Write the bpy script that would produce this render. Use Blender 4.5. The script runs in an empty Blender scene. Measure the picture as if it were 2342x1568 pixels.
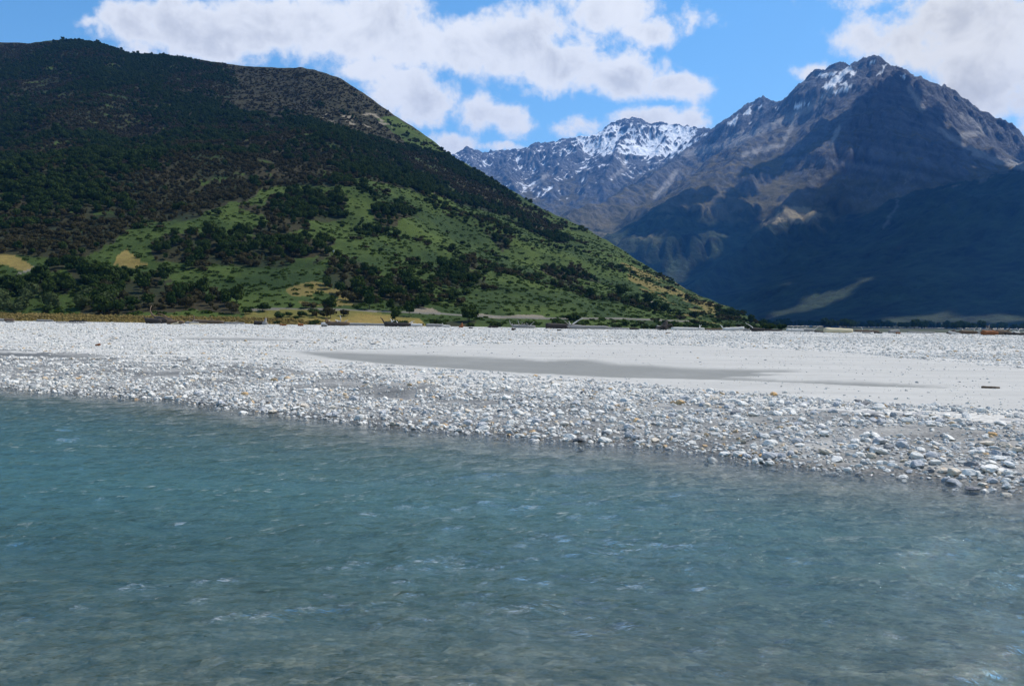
import bpy, bmesh, math, random
import numpy as np
from mathutils import Vector, Matrix, Euler

random.seed(7)
RNG = np.random.default_rng(11)
SC = bpy.context.scene
COL = SC.collection
R = math.radians

# ------------------------------------------------------------------ camera
CAM_Z = 2.0
PITCH, ROLL, FOC = R(-1.47), R(0.735), 0.78
cam_d = bpy.data.cameras.new('camera')
cam = bpy.data.objects.new('camera', cam_d)
COL.objects.link(cam)
SC.camera = cam
cam_d.sensor_width = 36.0
cam_d.lens = 36.0 * FOC
cam_d.clip_start = 0.1
cam_d.clip_end = 60000
_f = Vector((0, math.cos(PITCH), math.sin(PITCH)))
_r0 = Vector((1, 0, 0)); _u0 = _r0.cross(_f)
_r = _r0 * math.cos(ROLL) + _u0 * math.sin(ROLL)
_u = _u0 * math.cos(ROLL) - _r0 * math.sin(ROLL)
cam.matrix_world = Matrix((( _r.x, _u.x, -_f.x, 0), (_r.y, _u.y, -_f.y, 0), (_r.z, _u.z, -_f.z, CAM_Z), (0, 0, 0, 1)))
_F, _RR, _UU = np.array(_f), np.array(_r), np.array(_u)

def ray(px, py):
    """direction through a point of the photograph (2342 wide), scaled to one metre forward"""
    u = (np.asarray(px, float) - 1171) / 2342 / FOC
    v = (784 - np.asarray(py, float)) / 2342 / FOC
    d = _F[None] + np.atleast_1d(u)[:, None] * _RR[None] + np.atleast_1d(v)[:, None] * _UU[None]
    return d / d[:, 1:2]
def project(x, y, z):
    q = np.stack([x, y, z - CAM_Z], -1)
    w = q @ _F
    w = np.where(np.abs(w) < 1e-3, 1e-3, w)
    return 1171 + (q @ _RR) / w * FOC * 2342, 784 - (q @ _UU) / w * FOC * 2342, w
def at_z(px, py, z=0.0):
    d = ray(px, py); t = (z - CAM_Z) / d[:, 2]
    return d[:, 0] * t, d[:, 1] * t
def at_d(px, py, D):
    d = ray(px, py); D = np.atleast_1d(D)
    return np.stack([d[:, 0] * D, D, CAM_Z + d[:, 2] * D], -1)

# ------------------------------------------------------------------ sky, sun, exposure
SUN_AZ, SUN_EL = R(62), R(56)            # azimuth clockwise from the view direction (+Y)
W = bpy.data.worlds.new('World'); SC.world = W; W.use_nodes = True
wt = W.node_tree; wt.nodes.clear()
class NB:
    """small helper to chain nodes"""
    def __init__(s, tree): s.t = tree
    def n(s, typ, ins=None, **kw):
        nd = s.t.nodes.new(typ)
        for k, v in kw.items(): setattr(nd, k, v)
        for k, v in (ins or {}).items():
            if isinstance(v, bpy.types.NodeSocket): s.t.links.new(v, nd.inputs[k])
            else: nd.inputs[k].default_value = v
        return nd
    def m(s, op, a, b=0.0, c=0.0, clamp=False):
        nd = s.t.nodes.new('ShaderNodeMath'); nd.operation = op; nd.use_clamp = clamp
        for i, v in enumerate((a, b, c)):
            if isinstance(v, bpy.types.NodeSocket): s.t.links.new(v, nd.inputs[i])
            else: nd.inputs[i].default_value = v
        return nd.outputs[0]
    def mr(s, v, a, b, lo=0.0, hi=1.0, smooth=True):
        nd = s.n('ShaderNodeMapRange', {0: v, 1: a, 2: b, 3: lo, 4: hi})
        nd.interpolation_type = 'SMOOTHSTEP' if smooth else 'LINEAR'
        return nd.outputs[0]
    def mix(s, f, a, b):
        nd = s.t.nodes.new('ShaderNodeMix'); nd.data_type = 'RGBA'
        for i, v in ((0, f), (6, a), (7, b)):
            if isinstance(v, bpy.types.NodeSocket): s.t.links.new(v, nd.inputs[i])
            elif i == 0: nd.inputs[i].default_value = v
            else: nd.inputs[i].default_value = (*v[:3], 1)
        return nd.outputs[2]
    def noise(s, vec, scale, detail=4.0, rough=0.55, dist=0.0, color=False):
        nd = s.n('ShaderNodeTexNoise', {'Scale': scale, 'Detail': detail, 'Roughness': rough, 'Distortion': dist})
        if vec is not None: s.t.links.new(vec, nd.inputs['Vector'])
        return nd.outputs[1 if color else 0]
    def out(s, surf):
        o = s.n('ShaderNodeOutputMaterial'); s.t.links.new(surf, o.inputs['Surface']); return o

nb = NB(wt)
sky = nb.n('ShaderNodeTexSky', sky_type='NISHITA', sun_disc=False)
sky.sun_elevation = SUN_EL; sky.sun_rotation = SUN_AZ
sky.altitude = 300; sky.air_density = 1.0; sky.dust_density = 0.3; sky.ozone_density = 2.5
skyc = nb.n('ShaderNodeHueSaturation', {'Hue': 0.492, 'Saturation': 1.22, 'Value': 1.45, 'Color': sky.outputs[0]}).outputs[0]
bg_sky = nb.n('ShaderNodeBackground', {'Color': skyc, 'Strength': 0.105})
dirn = nb.n('ShaderNodeTexCoord').outputs['Generated']
sep = nb.n('ShaderNodeSeparateXYZ', {0: dirn}).outputs
ysafe = nb.m('MAXIMUM', sep[1], 0.08)
GX = nb.m('DIVIDE', sep[0], ysafe); GZ = nb.m('DIVIDE', sep[2], ysafe)
# fair-weather cumulus: banks of puffs in world directions, broken up by noise
CLOUD = [ # px, py, rx, ry, weight
 (300, 40, 110, 55, 1), (430, 60, 170, 75, 1), (620, 60, 210, 85, 1), (820, 70, 210, 85, 1), (1000, 110, 190, 70, 1),
 (1160, 100, 180, 85, 1), (1290, 140, 150, 65, 1), (1420, 170, 120, 52, 1), (1540, 195, 80, 36, 1), (470, 108, 150, 40, .9),
 (200, 48, 45, 20, .8), (850, 165, 80, 42, .9), (910, 205, 90, 52, 1), (990, 245, 80, 50, 1), (1080, 262, 70, 44, .9), (1160, 275, 75, 42, .95),
 (1320, 288, 62, 34, .9), (1500, 277, 120, 30, 1), (1400, 30, 130, 55, .9), (1480, 68, 75, 40, .9), (1590, 45, 75, 40, .62),
 (1980, 90, 90, 60, .8), (2080, 110, 130, 80, .95), (2230, 90, 190, 130, 1.1), (2380, 110, 200, 130, 1.1), (2260, 205, 130, 55, 1), (1860, 165, 60, 28, .75),
 (1720, 150, 50, 26, .45), (1020, 332, 60, 28, .85), (1150, 338, 80, 14, .6), (760, 0, 260, 40, .6), (1150, -40, 400, 40, .35), (2300, -60, 500, 120, .8), (-80, 180, 90, 60, .5)]
fld = None
wn = nb.noise(dirn, 9.0, 5.0, 0.6, color=True)
wsep = nb.n('ShaderNodeSeparateXYZ', {0: wn}).outputs
GXw = nb.m('ADD', GX, nb.m('MULTIPLY', nb.m('SUBTRACT', wsep[0], 0.5), 0.055))
GZw = nb.m('ADD', GZ, nb.m('MULTIPLY', nb.m('SUBTRACT', wsep[1], 0.5), 0.045))
for (px, py, rx, ry, wgt) in CLOUD:
    d = ray(px, py)[0]
    ax = nb.m('MULTIPLY', nb.m('SUBTRACT', GXw, float(d[0])), 1827.0 / rx)
    az = nb.m('MULTIPLY', nb.m('SUBTRACT', GZw, float(d[2])), 1827.0 / ry)
    r2 = nb.m('ADD', nb.m('MULTIPLY', ax, ax), nb.m('MULTIPLY', az, az))
    g = nb.m('MULTIPLY', nb.m('POWER', 2.718, nb.m('MULTIPLY', r2, -0.75)), wgt)
    fld = g if fld is None else nb.m('MAXIMUM', fld, g)
front = nb.mr(sep[1], 0.1, 0.45)
# everywhere else the same kind of sky: cumulus on a flat layer
lay = nb.n('ShaderNodeVectorMath', {0: dirn, 1: nb.n('ShaderNodeCombineXYZ', {0: nb.m('ADD', nb.m('ABSOLUTE', sep[2]), 0.12), 1: nb.m('ADD', nb.m('ABSOLUTE', sep[2]), 0.12), 2: 1.0}).outputs[0]}, operation='DIVIDE').outputs[0]
gen = nb.mr(nb.noise(lay, 1.3, 6, 0.55), 0.50, 0.72)
gen = nb.m('MULTIPLY', gen, nb.m('SUBTRACT', 1.0, front))
fld = nb.m('MAXIMUM', fld, gen)
det = nb.noise(dirn, 17.0, 10.0, 0.60, 0.3)
det2 = nb.noise(dirn, 60.0, 5.0, 0.6)
dens = nb.m('ADD', fld, nb.m('ADD', nb.m('MULTIPLY', nb.m('SUBTRACT', det, 0.5), 1.5), nb.m('MULTIPLY', nb.m('SUBTRACT', det2, 0.5), 0.62)))
alpha = nb.mr(dens, 0.27, 0.74)
alpha = nb.m('MULTIPLY', alpha, nb.mr(sep[2], -0.01, 0.02))
# thick middles are greyer than the sunlit rims
shade = nb.noise(dirn, 12.0, 7.0, 0.58, 0.5)
thick = nb.m('MULTIPLY', nb.mr(dens, 0.55, 1.15), nb.mr(shade, 0.35, 0.60))
ccol = nb.mix(thick, (0.87, 0.885, 0.90), (0.60, 0.62, 0.655))
bg_c = nb.n('ShaderNodeBackground', {'Color': ccol, 'Strength': 0.98})
mixw = nb.n('ShaderNodeMixShader', {0: alpha, 1: bg_sky.outputs[0], 2: bg_c.outputs[0]})
wo = nb.n('ShaderNodeOutputWorld'); wt.links.new(mixw.outputs[0], wo.inputs['Surface'])

sun_d = bpy.data.lights.new('sun', 'SUN'); sun_d.energy = 4.6; sun_d.angle = R(0.53); sun_d.color = (1, 0.94, 0.85)
sun = bpy.data.objects.new('sun', sun_d); COL.objects.link(sun)
SUN_DIR = Vector((math.sin(SUN_AZ) * math.cos(SUN_EL), math.cos(SUN_AZ) * math.cos(SUN_EL), math.sin(SUN_EL)))
sun.rotation_euler = SUN_DIR.to_track_quat('Z', 'Y').to_euler()
SC.view_settings.view_transform = 'Standard'; SC.view_settings.look = 'None'
SC.view_settings.exposure = 0.22; SC.view_settings.gamma = 1.0; SC.view_settings.use_curve_mapping = False
SC.render.engine = 'CYCLES'
SC.cycles.use_denoising = True
SC.cycles.max_bounces = 6; SC.cycles.volume_bounces = 0; SC.cycles.transparent_max_bounces = 8
SC.cycles.caustics_reflective = False; SC.cycles.caustics_refractive = False

# ------------------------------------------------------------------ helpers
def tag(o, label=None, cat=None, group=None, kind=None):
    if label: o['label'] = label
    if cat: o['category'] = cat
    if group: o['group'] = group
    if kind: o['kind'] = kind
    return o
def link(o, parent=None):
    COL.objects.link(o)
    if parent is not None: o.parent = parent
    return o
def mesh_np(name, V, Fc, mat=None, smooth=True, attrs=None):
    me = bpy.data.meshes.new(name)
    V = np.asarray(V, np.float32); Fc = np.asarray(Fc, np.int32)
    n = Fc.shape[1]
    me.vertices.add(len(V)); me.vertices.foreach_set('co', V.ravel())
    me.loops.add(Fc.size); me.loops.foreach_set('vertex_index', Fc.ravel())
    me.polygons.add(len(Fc)); me.polygons.foreach_set('loop_start', np.arange(0, Fc.size, n, dtype=np.int32))
    me.polygons.foreach_set('loop_total', np.full(len(Fc), n, np.int32))
    me.polygons.foreach_set('use_smooth', np.full(len(Fc), smooth))
    me.update(calc_edges=True)
    for k, (typ, arr) in (attrs or {}).items():
        a = me.attributes.new(k, typ, 'POINT')
        a.data.foreach_set({'FLOAT': 'value', 'INT': 'value', 'FLOAT_VECTOR': 'vector', 'FLOAT_COLOR': 'color'}[typ], np.asarray(arr).ravel())
    if mat: me.materials.append(mat)
    return me
def grid_faces(nr, nc):
    i = np.arange(nr * nc).reshape(nr, nc)
    return np.stack([i[:-1, :-1], i[:-1, 1:], i[1:, 1:], i[1:, :-1]], -1).reshape(-1, 4)
def rgba(c): return np.concatenate([c, np.ones(c.shape[:-1] + (1,))], -1).astype(np.float32)

def pnoise(x, y, seed=0):
    """gradient noise, about -0.7..0.7"""
    xi, yi = np.floor(x).astype(np.int64), np.floor(y).astype(np.int64)
    xf, yf = x - xi, y - yi
    def g(ix, iy, fx, fy):
        h = (ix * 374761393 + iy * 668265263 + seed * 2147483647) & 0xffffffff
        h = ((h ^ (h >> 13)) * 1274126177) & 0xffffffff
        a = ((h ^ (h >> 16)) & 0xffff) * (2 * math.pi / 65536)
        return np.cos(a) * fx + np.sin(a) * fy
    u = xf * xf * xf * (xf * (xf * 6 - 15) + 10); v = yf * yf * yf * (yf * (yf * 6 - 15) + 10)
    a = g(xi, yi, xf, yf); b = g(xi + 1, yi, xf - 1, yf); c = g(xi, yi + 1, xf, yf - 1); d = g(xi + 1, yi + 1, xf - 1, yf - 1)
    return (a + (b - a) * u) * (1 - v) + (c + (d - c) * u) * v
def fbm(x, y, seed=0, o=5, gain=0.5):
    s, a = 0, 1.0
    for k in range(o):
        s = s + a * pnoise(x * 2 ** k, y * 2 ** k, seed + k * 17); a *= gain
    return s
def ridged(x, y, seed=0, o=5, gain=0.5):
    s, a = 0, 1.0
    for k in range(o):
        s = s + a * (1 - 2.2 * np.abs(pnoise(x * 2 ** k, y * 2 ** k, seed + k * 17))); a *= gain
    return s
def sstep(a, b, x):
    t = np.clip((x - a) / (b - a), 0, 1); return t * t * (3 - 2 * t)
def lerp(a, b, t): return a + (b - a) * t
def inpoly(px, py, poly):
    P = np.asarray(poly, float); r = np.zeros(np.shape(px), bool)
    for (x0, y0), (x1, y1) in zip(P, np.roll(P, -1, 0)):
        if y0 == y1: continue
        c = ((y0 > py) != (y1 > py)) & (px < (x1 - x0) * (py - y0) / (y1 - y0) + x0)
        r ^= c
    return r
def pline(px, py, pts):
    """distance in photograph pixels to a polyline"""
    P = np.asarray(pts, float); best = np.full(np.shape(px), 1e9)
    for a, b in zip(P[:-1], P[1:]):
        d = b - a; t = np.clip(((px - a[0]) * d[0] + (py - a[1]) * d[1]) / (d @ d), 0, 1)
        best = np.minimum(best, np.hypot(px - a[0] - t * d[0], py - a[1] - t * d[1]))
    return best
def mat(name):
    m = bpy.data.materials.new(name); m.use_nodes = True; m.node_tree.nodes.clear()
    return m, NB(m.node_tree)
def principled(b, color, rough=0.9, normal=None, spec=0.3):
    ins = {'Base Color': color, 'Roughness': rough, 'Specular IOR Level': spec}
    if normal is not None: ins['Normal'] = normal
    if not isinstance(color, bpy.types.NodeSocket): ins['Base Color'] = (*color, 1)
    return b.n('ShaderNodeBsdfPrincipled', ins).outputs[0]

# ------------------------------------------------------------------ the river bar
SH_PX = [(-1400, 838), (-500, 858), (0, 885), (150, 897), (340, 907), (480, 925), (690, 950), (900, 975), (1040, 985), (1300, 1008), (1500, 1020), (1650, 1040),
         (1800, 1060), (2000, 1078), (2170, 1100), (2300, 1118), (2342, 1125), (2600, 1160), (3000, 1215), (3800, 1330)]
shx, shy = at_z(*np.array(SH_PX, float).T)
SHORE = np.stack([shx, shy], -1)
def shore_sd(x, y):
    """metres inland of the waterline (negative in the river)"""
    best = np.full(np.shape(x), 1e9); sgn = np.zeros(np.shape(x))
    for a, b in zip(SHORE[:-1], SHORE[1:]):
        d = b - a; t = np.clip(((x - a[0]) * d[0] + (y - a[1]) * d[1]) / (d @ d), 0, 1)
        e = np.hypot(x - a[0] - t * d[0], y - a[1] - t * d[1])
        s = np.sign(d[0] * (y - a[1]) - d[1] * (x - a[0]))
        m = e < best; best = np.where(m, e, best); sgn = np.where(m, s, sgn)
    return best * sgn + 0.35 * fbm(x * 0.55, y * 0.55, 5, 3)
def ground_z(x, y):
    sd = shore_sd(x, y)
    land = 0.30 * (1 - np.exp(-np.maximum(sd, 0) / 3.0)) + 0.32 * (1 - np.exp(-np.maximum(sd, 0) / 30.0)) + 0.02 * np.minimum(sd, 1) * 0
    dep = np.minimum(0.16 * np.maximum(-sd, 0), 0.95 * (1 - np.exp(np.minimum(sd, 0) / 5.0)) + 0.05)
    near = np.clip((y - 1.6) * 0.092, -0.5, 2) + 0.0
    dep = np.minimum(dep, near)
    z = np.where(sd > 0, land, -dep)
    z = z + np.where(sd > 0, 0.035, 0.05) * fbm(x * 0.35, y * 0.35, 3, 3) * np.clip(np.abs(sd), 0, 1) + 0.10 * fbm(x * 0.03, y * 0.03, 9, 2) * sstep(10, 40, sd)
    return z, sd
SAND = [(600, 806), (800, 800), (1100, 787), (1480, 787), (1880, 802), (2342, 842), (2700, 880), (2700, 985), (2342, 938), (1900, 915), (1650, 893), (1400, 872), (1150, 852), (900, 835), (700, 822)]
SILT = [(680, 802), (1000, 811), (1200, 820), (1250, 824), (1340, 821), (1400, 831), (1470, 833), (1560, 840), (1800, 845), (1825, 850), (1720, 849), (1730, 853), (1790, 856), (1650, 860), (1790, 868),
        (2000, 873), (2200, 887), (1990, 881), (1700, 868), (1400, 861), (1200, 851), (900, 832), (760, 818)]
SILT2 = [(395, 771), (560, 772), (700, 777), (690, 779), (540, 777), (420, 775)]
SILT3 = [(-50, 800), (60, 806), (150, 812), (260, 818), (160, 818), (40, 813), (-50, 810)]
def zones(x, y, z):
    px, py, w = project(x, y, z)
    wpx = px + 26 * fbm(x * .5, y * .5, 31, 3); wpy = py + 2.6 * fbm(x * .5, y * .5, 37, 3)
    sand = inpoly(wpx, wpy, SAND).astype(float)
    sx = px + 20 * fbm(x * .3, y * .12, 41, 3); sy = py + 1.3 * fbm(x * .6, y * .6, 43, 3)
    silt = 0
    for ox, oy in ((0, 0), (14, 1.1), (-14, -1.1), (8, -1.6), (-8, 1.6)): silt = silt + (inpoly(sx + ox, sy + oy, SILT) | inpoly(sx + ox, sy + oy, SILT2) | inpoly(sx + ox, sy + oy, SILT3)) / 5.
    return sand, silt
nc, ys = 420, np.concatenate([np.arange(-7, 4, 0.5), 4 * 1.0125 ** np.arange(330)])
ys = ys[ys < 226]
us = np.linspace(-0.98, 0.98, nc)
Y, U = np.meshgrid(ys, us, indexing='ij')
X = U * (np.maximum(Y, 0) + 7.0)
Z, SD = ground_z(X, Y)
sand_m, silt_m = zones(X, Y, Z)
gpx, gpy, _ = project(X, Y, Z)
WETP = [(-400, 786), (0, 800), (300, 818), (620, 836), (900, 868), (1300, 902), (1700, 930), (2342, 968), (2900, 1000), (2900, 1700), (-400, 1700)]
wetz = inpoly(gpx + 120 * fbm(X * .3, Y * .3, 57, 4), gpy + 16 * fbm(X * .35, Y * .35, 59, 4), WETP)
wet = np.maximum(1 - sstep(0.15, 1.0, SD / (1.6 + 1.5 * fbm(X * .25, Y * .25, 51, 3))), wetz * np.clip(.72 + .5 * fbm(X * .5, Y * .7, 58, 3), .35, 1))
wet = np.where(SD < -.4, .72, wet)
Z = Z - 0.05 * silt_m
BED = sstep(-.1, -.8, SD).astype(np.float32)
ZONE = rgba(np.stack([sand_m, silt_m, np.clip(wet, 0, 1)], -1))

m_ground, b = mat('river_gravel')
pos = b.n('ShaderNodeNewGeometry').outputs['Position']
zc = b.n('ShaderNodeSeparateColor', {0: b.n('ShaderNodeAttribute', attribute_name='zone').outputs['Color']}).outputs
vor = b.n('ShaderNodeTexVoronoi', {'Vector': pos, 'Scale': 14.0, 'Randomness': 1.0})
vor2 = b.n('ShaderNodeTexVoronoi', {'Vector': pos, 'Scale': 4.5, 'Randomness': 1.0})
n1 = b.noise(pos, 3.0, 6, 0.65); n2 = b.noise(pos, 0.25, 5, 0.6); n3 = b.noise(pos, 60.0, 3, 0.6)
vg = b.n('ShaderNodeSeparateColor', {0: vor.outputs['Color']}).outputs[0]
vg2 = b.n('ShaderNodeSeparateColor', {0: vor2.outputs['Color']}).outputs[1]
peb = b.mix(b.m('MULTIPLY', vg, 0.85), (0.37, 0.355, 0.32), (0.68, 0.65, 0.58))
peb = b.mix(b.mr(vg2, 0.80, 0.9), peb, (0.26, 0.26, 0.26))
peb = b.mix(b.m('MULTIPLY', b.mr(n2, 0.4, 0.7), 0.35), peb, (0.45, 0.445, 0.43))
stre = b.noise(b.n('ShaderNodeMapping', {'Vector': pos, 'Scale': (.12, .9, 1)}).outputs[0], 1.0, 6, .6)
sandc = b.mix(b.m('MULTIPLY', b.m('ADD', n1, b.m('MULTIPLY', b.m('SUBTRACT', stre, .5), 2.2)), 1.0, clamp=True), (0.36, 0.345, 0.31), (0.50, 0.48, 0.43))
sandc = b.mix(b.m('MULTIPLY', n3, 0.35), sandc, (0.36, 0.36, 0.35))
base = b.mix(zc[0], peb, sandc)
base = b.mix(b.m('MULTIPLY', zc[1], b.mr(n2, 0.1, 0.6, 0.75, 1.0)), base, b.mix(n1, (0.17, 0.17, 0.155), (0.225, 0.225, 0.205)))
wetc = b.mix(b.m('MULTIPLY', n1, 1.0), (0.062, 0.060, 0.052), (0.118, 0.112, 0.097))
vor4 = b.n('ShaderNodeTexVoronoi', {'Vector': pos, 'Scale': 26.0, 'Randomness': 1.0})
wetc = b.mix(b.mr(b.n('ShaderNodeSeparateColor', {0: vor4.outputs['Color']}).outputs[2], .74, .95, 0, .4), wetc, (.40, .385, .34))
base = b.mix(zc[2], base, wetc)
bedf = b.n('ShaderNodeAttribute', attribute_name='bed').outputs['Fac']
vor3 = b.n('ShaderNodeTexVoronoi', {'Vector': pos, 'Scale': 5.5, 'Randomness': 1.0})
v3 = b.n('ShaderNodeSeparateColor', {0: vor3.outputs['Color']}).outputs[0]
bedc = b.mix(v3, (0.10, 0.10, 0.075), b.mix(vg, (0.16, 0.155, 0.12), (0.34, 0.32, 0.25)))
base = b.mix(bedf, base, bedc)
hgt = b.m('MULTIPLY', b.m('ADD', b.m('MULTIPLY', b.m('SUBTRACT', 1.0, vor.outputs['Distance']), b.m('SUBTRACT', 1.0, b.m('MULTIPLY', zc[0], 0.9))), b.m('MULTIPLY', n1, 0.6)), b.m('SUBTRACT', 1.0, b.m('MULTIPLY', zc[1], 0.8)))
bmp = b.n('ShaderNodeBump', {'Height': hgt, 'Strength': 0.6, 'Distance': 0.03}).outputs[0]
b.out(principled(b, base, b.mr(zc[2], 0, 1, 0.95, 0.55), bmp, 0.3))
g = link(bpy.data.objects.new('gravel_bar', mesh_np('gravel_bar', np.stack([X, Y, Z], -1).reshape(-1, 3), grid_faces(*X.shape), m_ground, True, {'zone': ('FLOAT_COLOR', ZONE), 'bed': ('FLOAT', BED)})))
tag(g, kind='structure')

# valley floor out to the mountains
m_floor, b = mat('valley_grass')
pos = b.n('ShaderNodeNewGeometry').outputs['Position']
fc = b.mix(b.noise(pos, 0.02, 6, 0.6), (0.022, 0.032, 0.015), (0.045, 0.05, 0.022))
fc = b.mix(b.mr(b.noise(pos, 0.004, 3, 0.5), .62, .75), fc, (0.10, 0.09, 0.04))
b.out(principled(b, fc, 0.95))
fy = np.concatenate([[214, 222], np.geomspace(235, 14000, 70)]); fu = np.linspace(-1.3, 1.3, 60)
FY, FU = np.meshgrid(fy, fu, indexing='ij'); FX = FU * FY
FZ = 0.42 + 0.25 * fbm(FX * .02, FY * .02, 71, 3); FZ[0] = -0.6
g = link(bpy.data.objects.new('valley_floor', mesh_np('valley_floor', np.stack([FX, FY, FZ], -1).reshape(-1, 3), grid_faces(*FX.shape), m_floor)))
tag(g, kind='structure')

# ------------------------------------------------------------------ the river
wy = 1.5 * 1.0085 ** np.arange(460); wy = np.concatenate([[-30, -12, -6, -3, 0, 1], wy[wy < 62]])
wu = np.linspace(-1.0, 1.0, 520)
WY, WU = np.meshgrid(wy, wu, indexing='ij'); WX = WU * (np.maximum(WY, 0) + 6)
def waves(x, y):
    h = 0
    rs = np.random.default_rng(3)
    wx = x + 0.9 * fbm(x * .25, y * .25, 81, 2); wyy = y + 0.9 * fbm(x * .25 + 9, y * .25, 83, 2)
    for k in range(26):
        lam = 0.17 * 1.095 ** k
        th = R(100) + rs.normal(0, 0.62); ph = rs.uniform(0, 6.28)
        h = h + 0.0080 * lam ** 0.9 * np.sin((wx * math.cos(th) + wyy * math.sin(th)) * 2 * math.pi / lam + ph)
    gust = 0.75 + 0.7 * fbm(x * .12, y * .12, 85, 3)
    return h * np.clip(gust, 0.25, 1.4) + 0.010 * fbm(x * 2.2, y * 3.0, 87, 3)
gz, gsd = ground_z(WX, WY)
calm = sstep(0.0, 4.0, -gsd) * 0.85 + 0.15
WZ = waves(WX, WY) * calm * np.clip(1.6 - WY / 40, 0.3, 1) * (WY > 1.2)
DEPTH = np.clip(-gz, 0, 3)
m_water, b = mat('river_water')
pos = b.n('ShaderNodeNewGeometry').outputs['Position']
dep = b.n('ShaderNodeAttribute', attribute_name='depth').outputs['Fac']
mp = b.n('ShaderNodeMapping', {'Vector': pos, 'Scale': (0.75, 1.25, 1.0), 'Rotation': (0, 0, R(-12))}).outputs[0]
h = b.m('ADD', b.m('MULTIPLY', b.noise(mp, 3.0, 3, 0.5, 0.6), 1.0), b.m('MULTIPLY', b.noise(mp, 9.0, 5, 0.65, 0.5), 0.55))
bmp = b.n('ShaderNodeBump', {'Height': h, 'Strength': 1.0, 'Distance': 0.07}).outputs[0]
fr = b.n('ShaderNodeFresnel', {'IOR': 1.333, 'Normal': bmp}).outputs[0]
gl = b.n('ShaderNodeBsdfGlossy', {'Color': (1, 1, 1, 1), 'Roughness': 0.035, 'Normal': bmp}).outputs[0]
tcol = b.mix(b.mr(dep, 0, 1.2), (0.95, 0.97, 0.97), (0.50, 0.74, 0.76))
tr = b.n('ShaderNodeBsdfTransparent', {'Color': tcol}).outputs[0]
milk = b.n('ShaderNodeBsdfDiffuse', {'Color': (0.064, 0.165, 0.174, 1), 'Normal': bmp}).outputs[0]
body = b.n('ShaderNodeMixShader', {0: b.mr(dep, 0.02, 0.9, 0.02, 0.78, False), 1: tr, 2: milk}).outputs[0]
b.out(b.n('ShaderNodeMixShader', {0: fr, 1: body, 2: gl}).outputs[0])
g = link(bpy.data.objects.new('river_water', mesh_np('river_water', np.stack([WX, WY, WZ], -1).reshape(-1, 3), grid_faces(*WX.shape), m_water, True, {'depth': ('FLOAT', DEPTH.astype(np.float32))})))
tag(g, kind='structure')

# ------------------------------------------------------------------ the green hill
RIDGE = np.array([(-700, 150), (-300, 120), (0, 97), (70, 99), (120, 92), (180, 89), (230, 98), (300, 122), (400, 128), (470, 139), (500, 142), (560, 152), (650, 156), (690, 154), (720, 160), (780, 180), (830, 212),
                  (900, 262), (960, 300), (1000, 330), (1040, 362), (1100, 392), (1150, 424), (1250, 482), (1330, 518), (1400, 556), (1450, 590), (1500, 620), (1560, 655), (1600, 676), (1680, 706), (1730, 732), (1775, 752), (1800, 760)], float)
hc = np.concatenate([np.arange(-700, -20, 16), np.arange(-20, 1800, 2.9)])
rpy = np.interp(hc, RIDGE[:, 0], RIDGE[:, 1])
Dr = np.interp(hc, [-700, 0, 180, 470, 700, 900, 1020, 1150, 1330, 1500, 1700, 1800], [1250, 1300, 1300, 1220, 1150, 1050, 990, 920, 820, 720, 560, 470])
Db = np.interp(hc, [-700, 0, 560, 700, 1000, 1300, 1500, 1700, 1800], [216, 221, 223, 226, 238, 255, 300, 400, 450])
rr = ray(hc, rpy); RX = rr[:, 0]; ZR = CAM_Z + rr[:, 2] * Dr
s = np.concatenate([[-0.03, -0.024, -0.018, -0.012, -0.006], np.linspace(0, 1, 290) ** 1.25, np.linspace(1, 1.5, 16)[1:]])
S, CI = np.meshgrid(s, np.arange(len(hc)), indexing='ij')
HD = Db[CI] + np.where(S < 0, S * 300, S * (Dr - Db)[CI]); HX = RX[CI] * HD
Sc = np.clip(S, 0, 1)
gs = 0.78 * Sc ** 1.18 + 0.22 * Sc ** 2.2
zb = np.interp(hc, [-700, 900, 1100, 1500, 1800], [1.9, 1.9, 1.3, .6, .4])
HZ = zb[CI] + (ZR - zb)[CI] * gs
bump = 30 * fbm(HX / 330 + 2.1, HD / 330, 101, 3) + 13 * ridged(HX / 150, HD / 190, 107, 3) * .5 + 4 * fbm(HX / 45, HD / 45, 103, 3)
HZ += bump * np.clip(Sc * (1 - Sc) * 4, 0, 1) * np.clip((ZR - zb)[CI] / 260, 0.05, 1)
HZ += 1.0 * fbm(HX / 16, HD / 16, 109, 3) * sstep(0, .08, Sc)
back = np.clip(S - 1, 0, 1)
HZ -= back * (Dr - Db)[CI] * 0.55
HZ = np.where(S < 0, lerp(-.2, zb[CI], sstep(-.03, 0, S)) + .12 * fbm(HX / 3, HD / 3, 119, 3), HZ)
hpx, hpy, _ = project(HX, HD, HZ)
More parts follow.
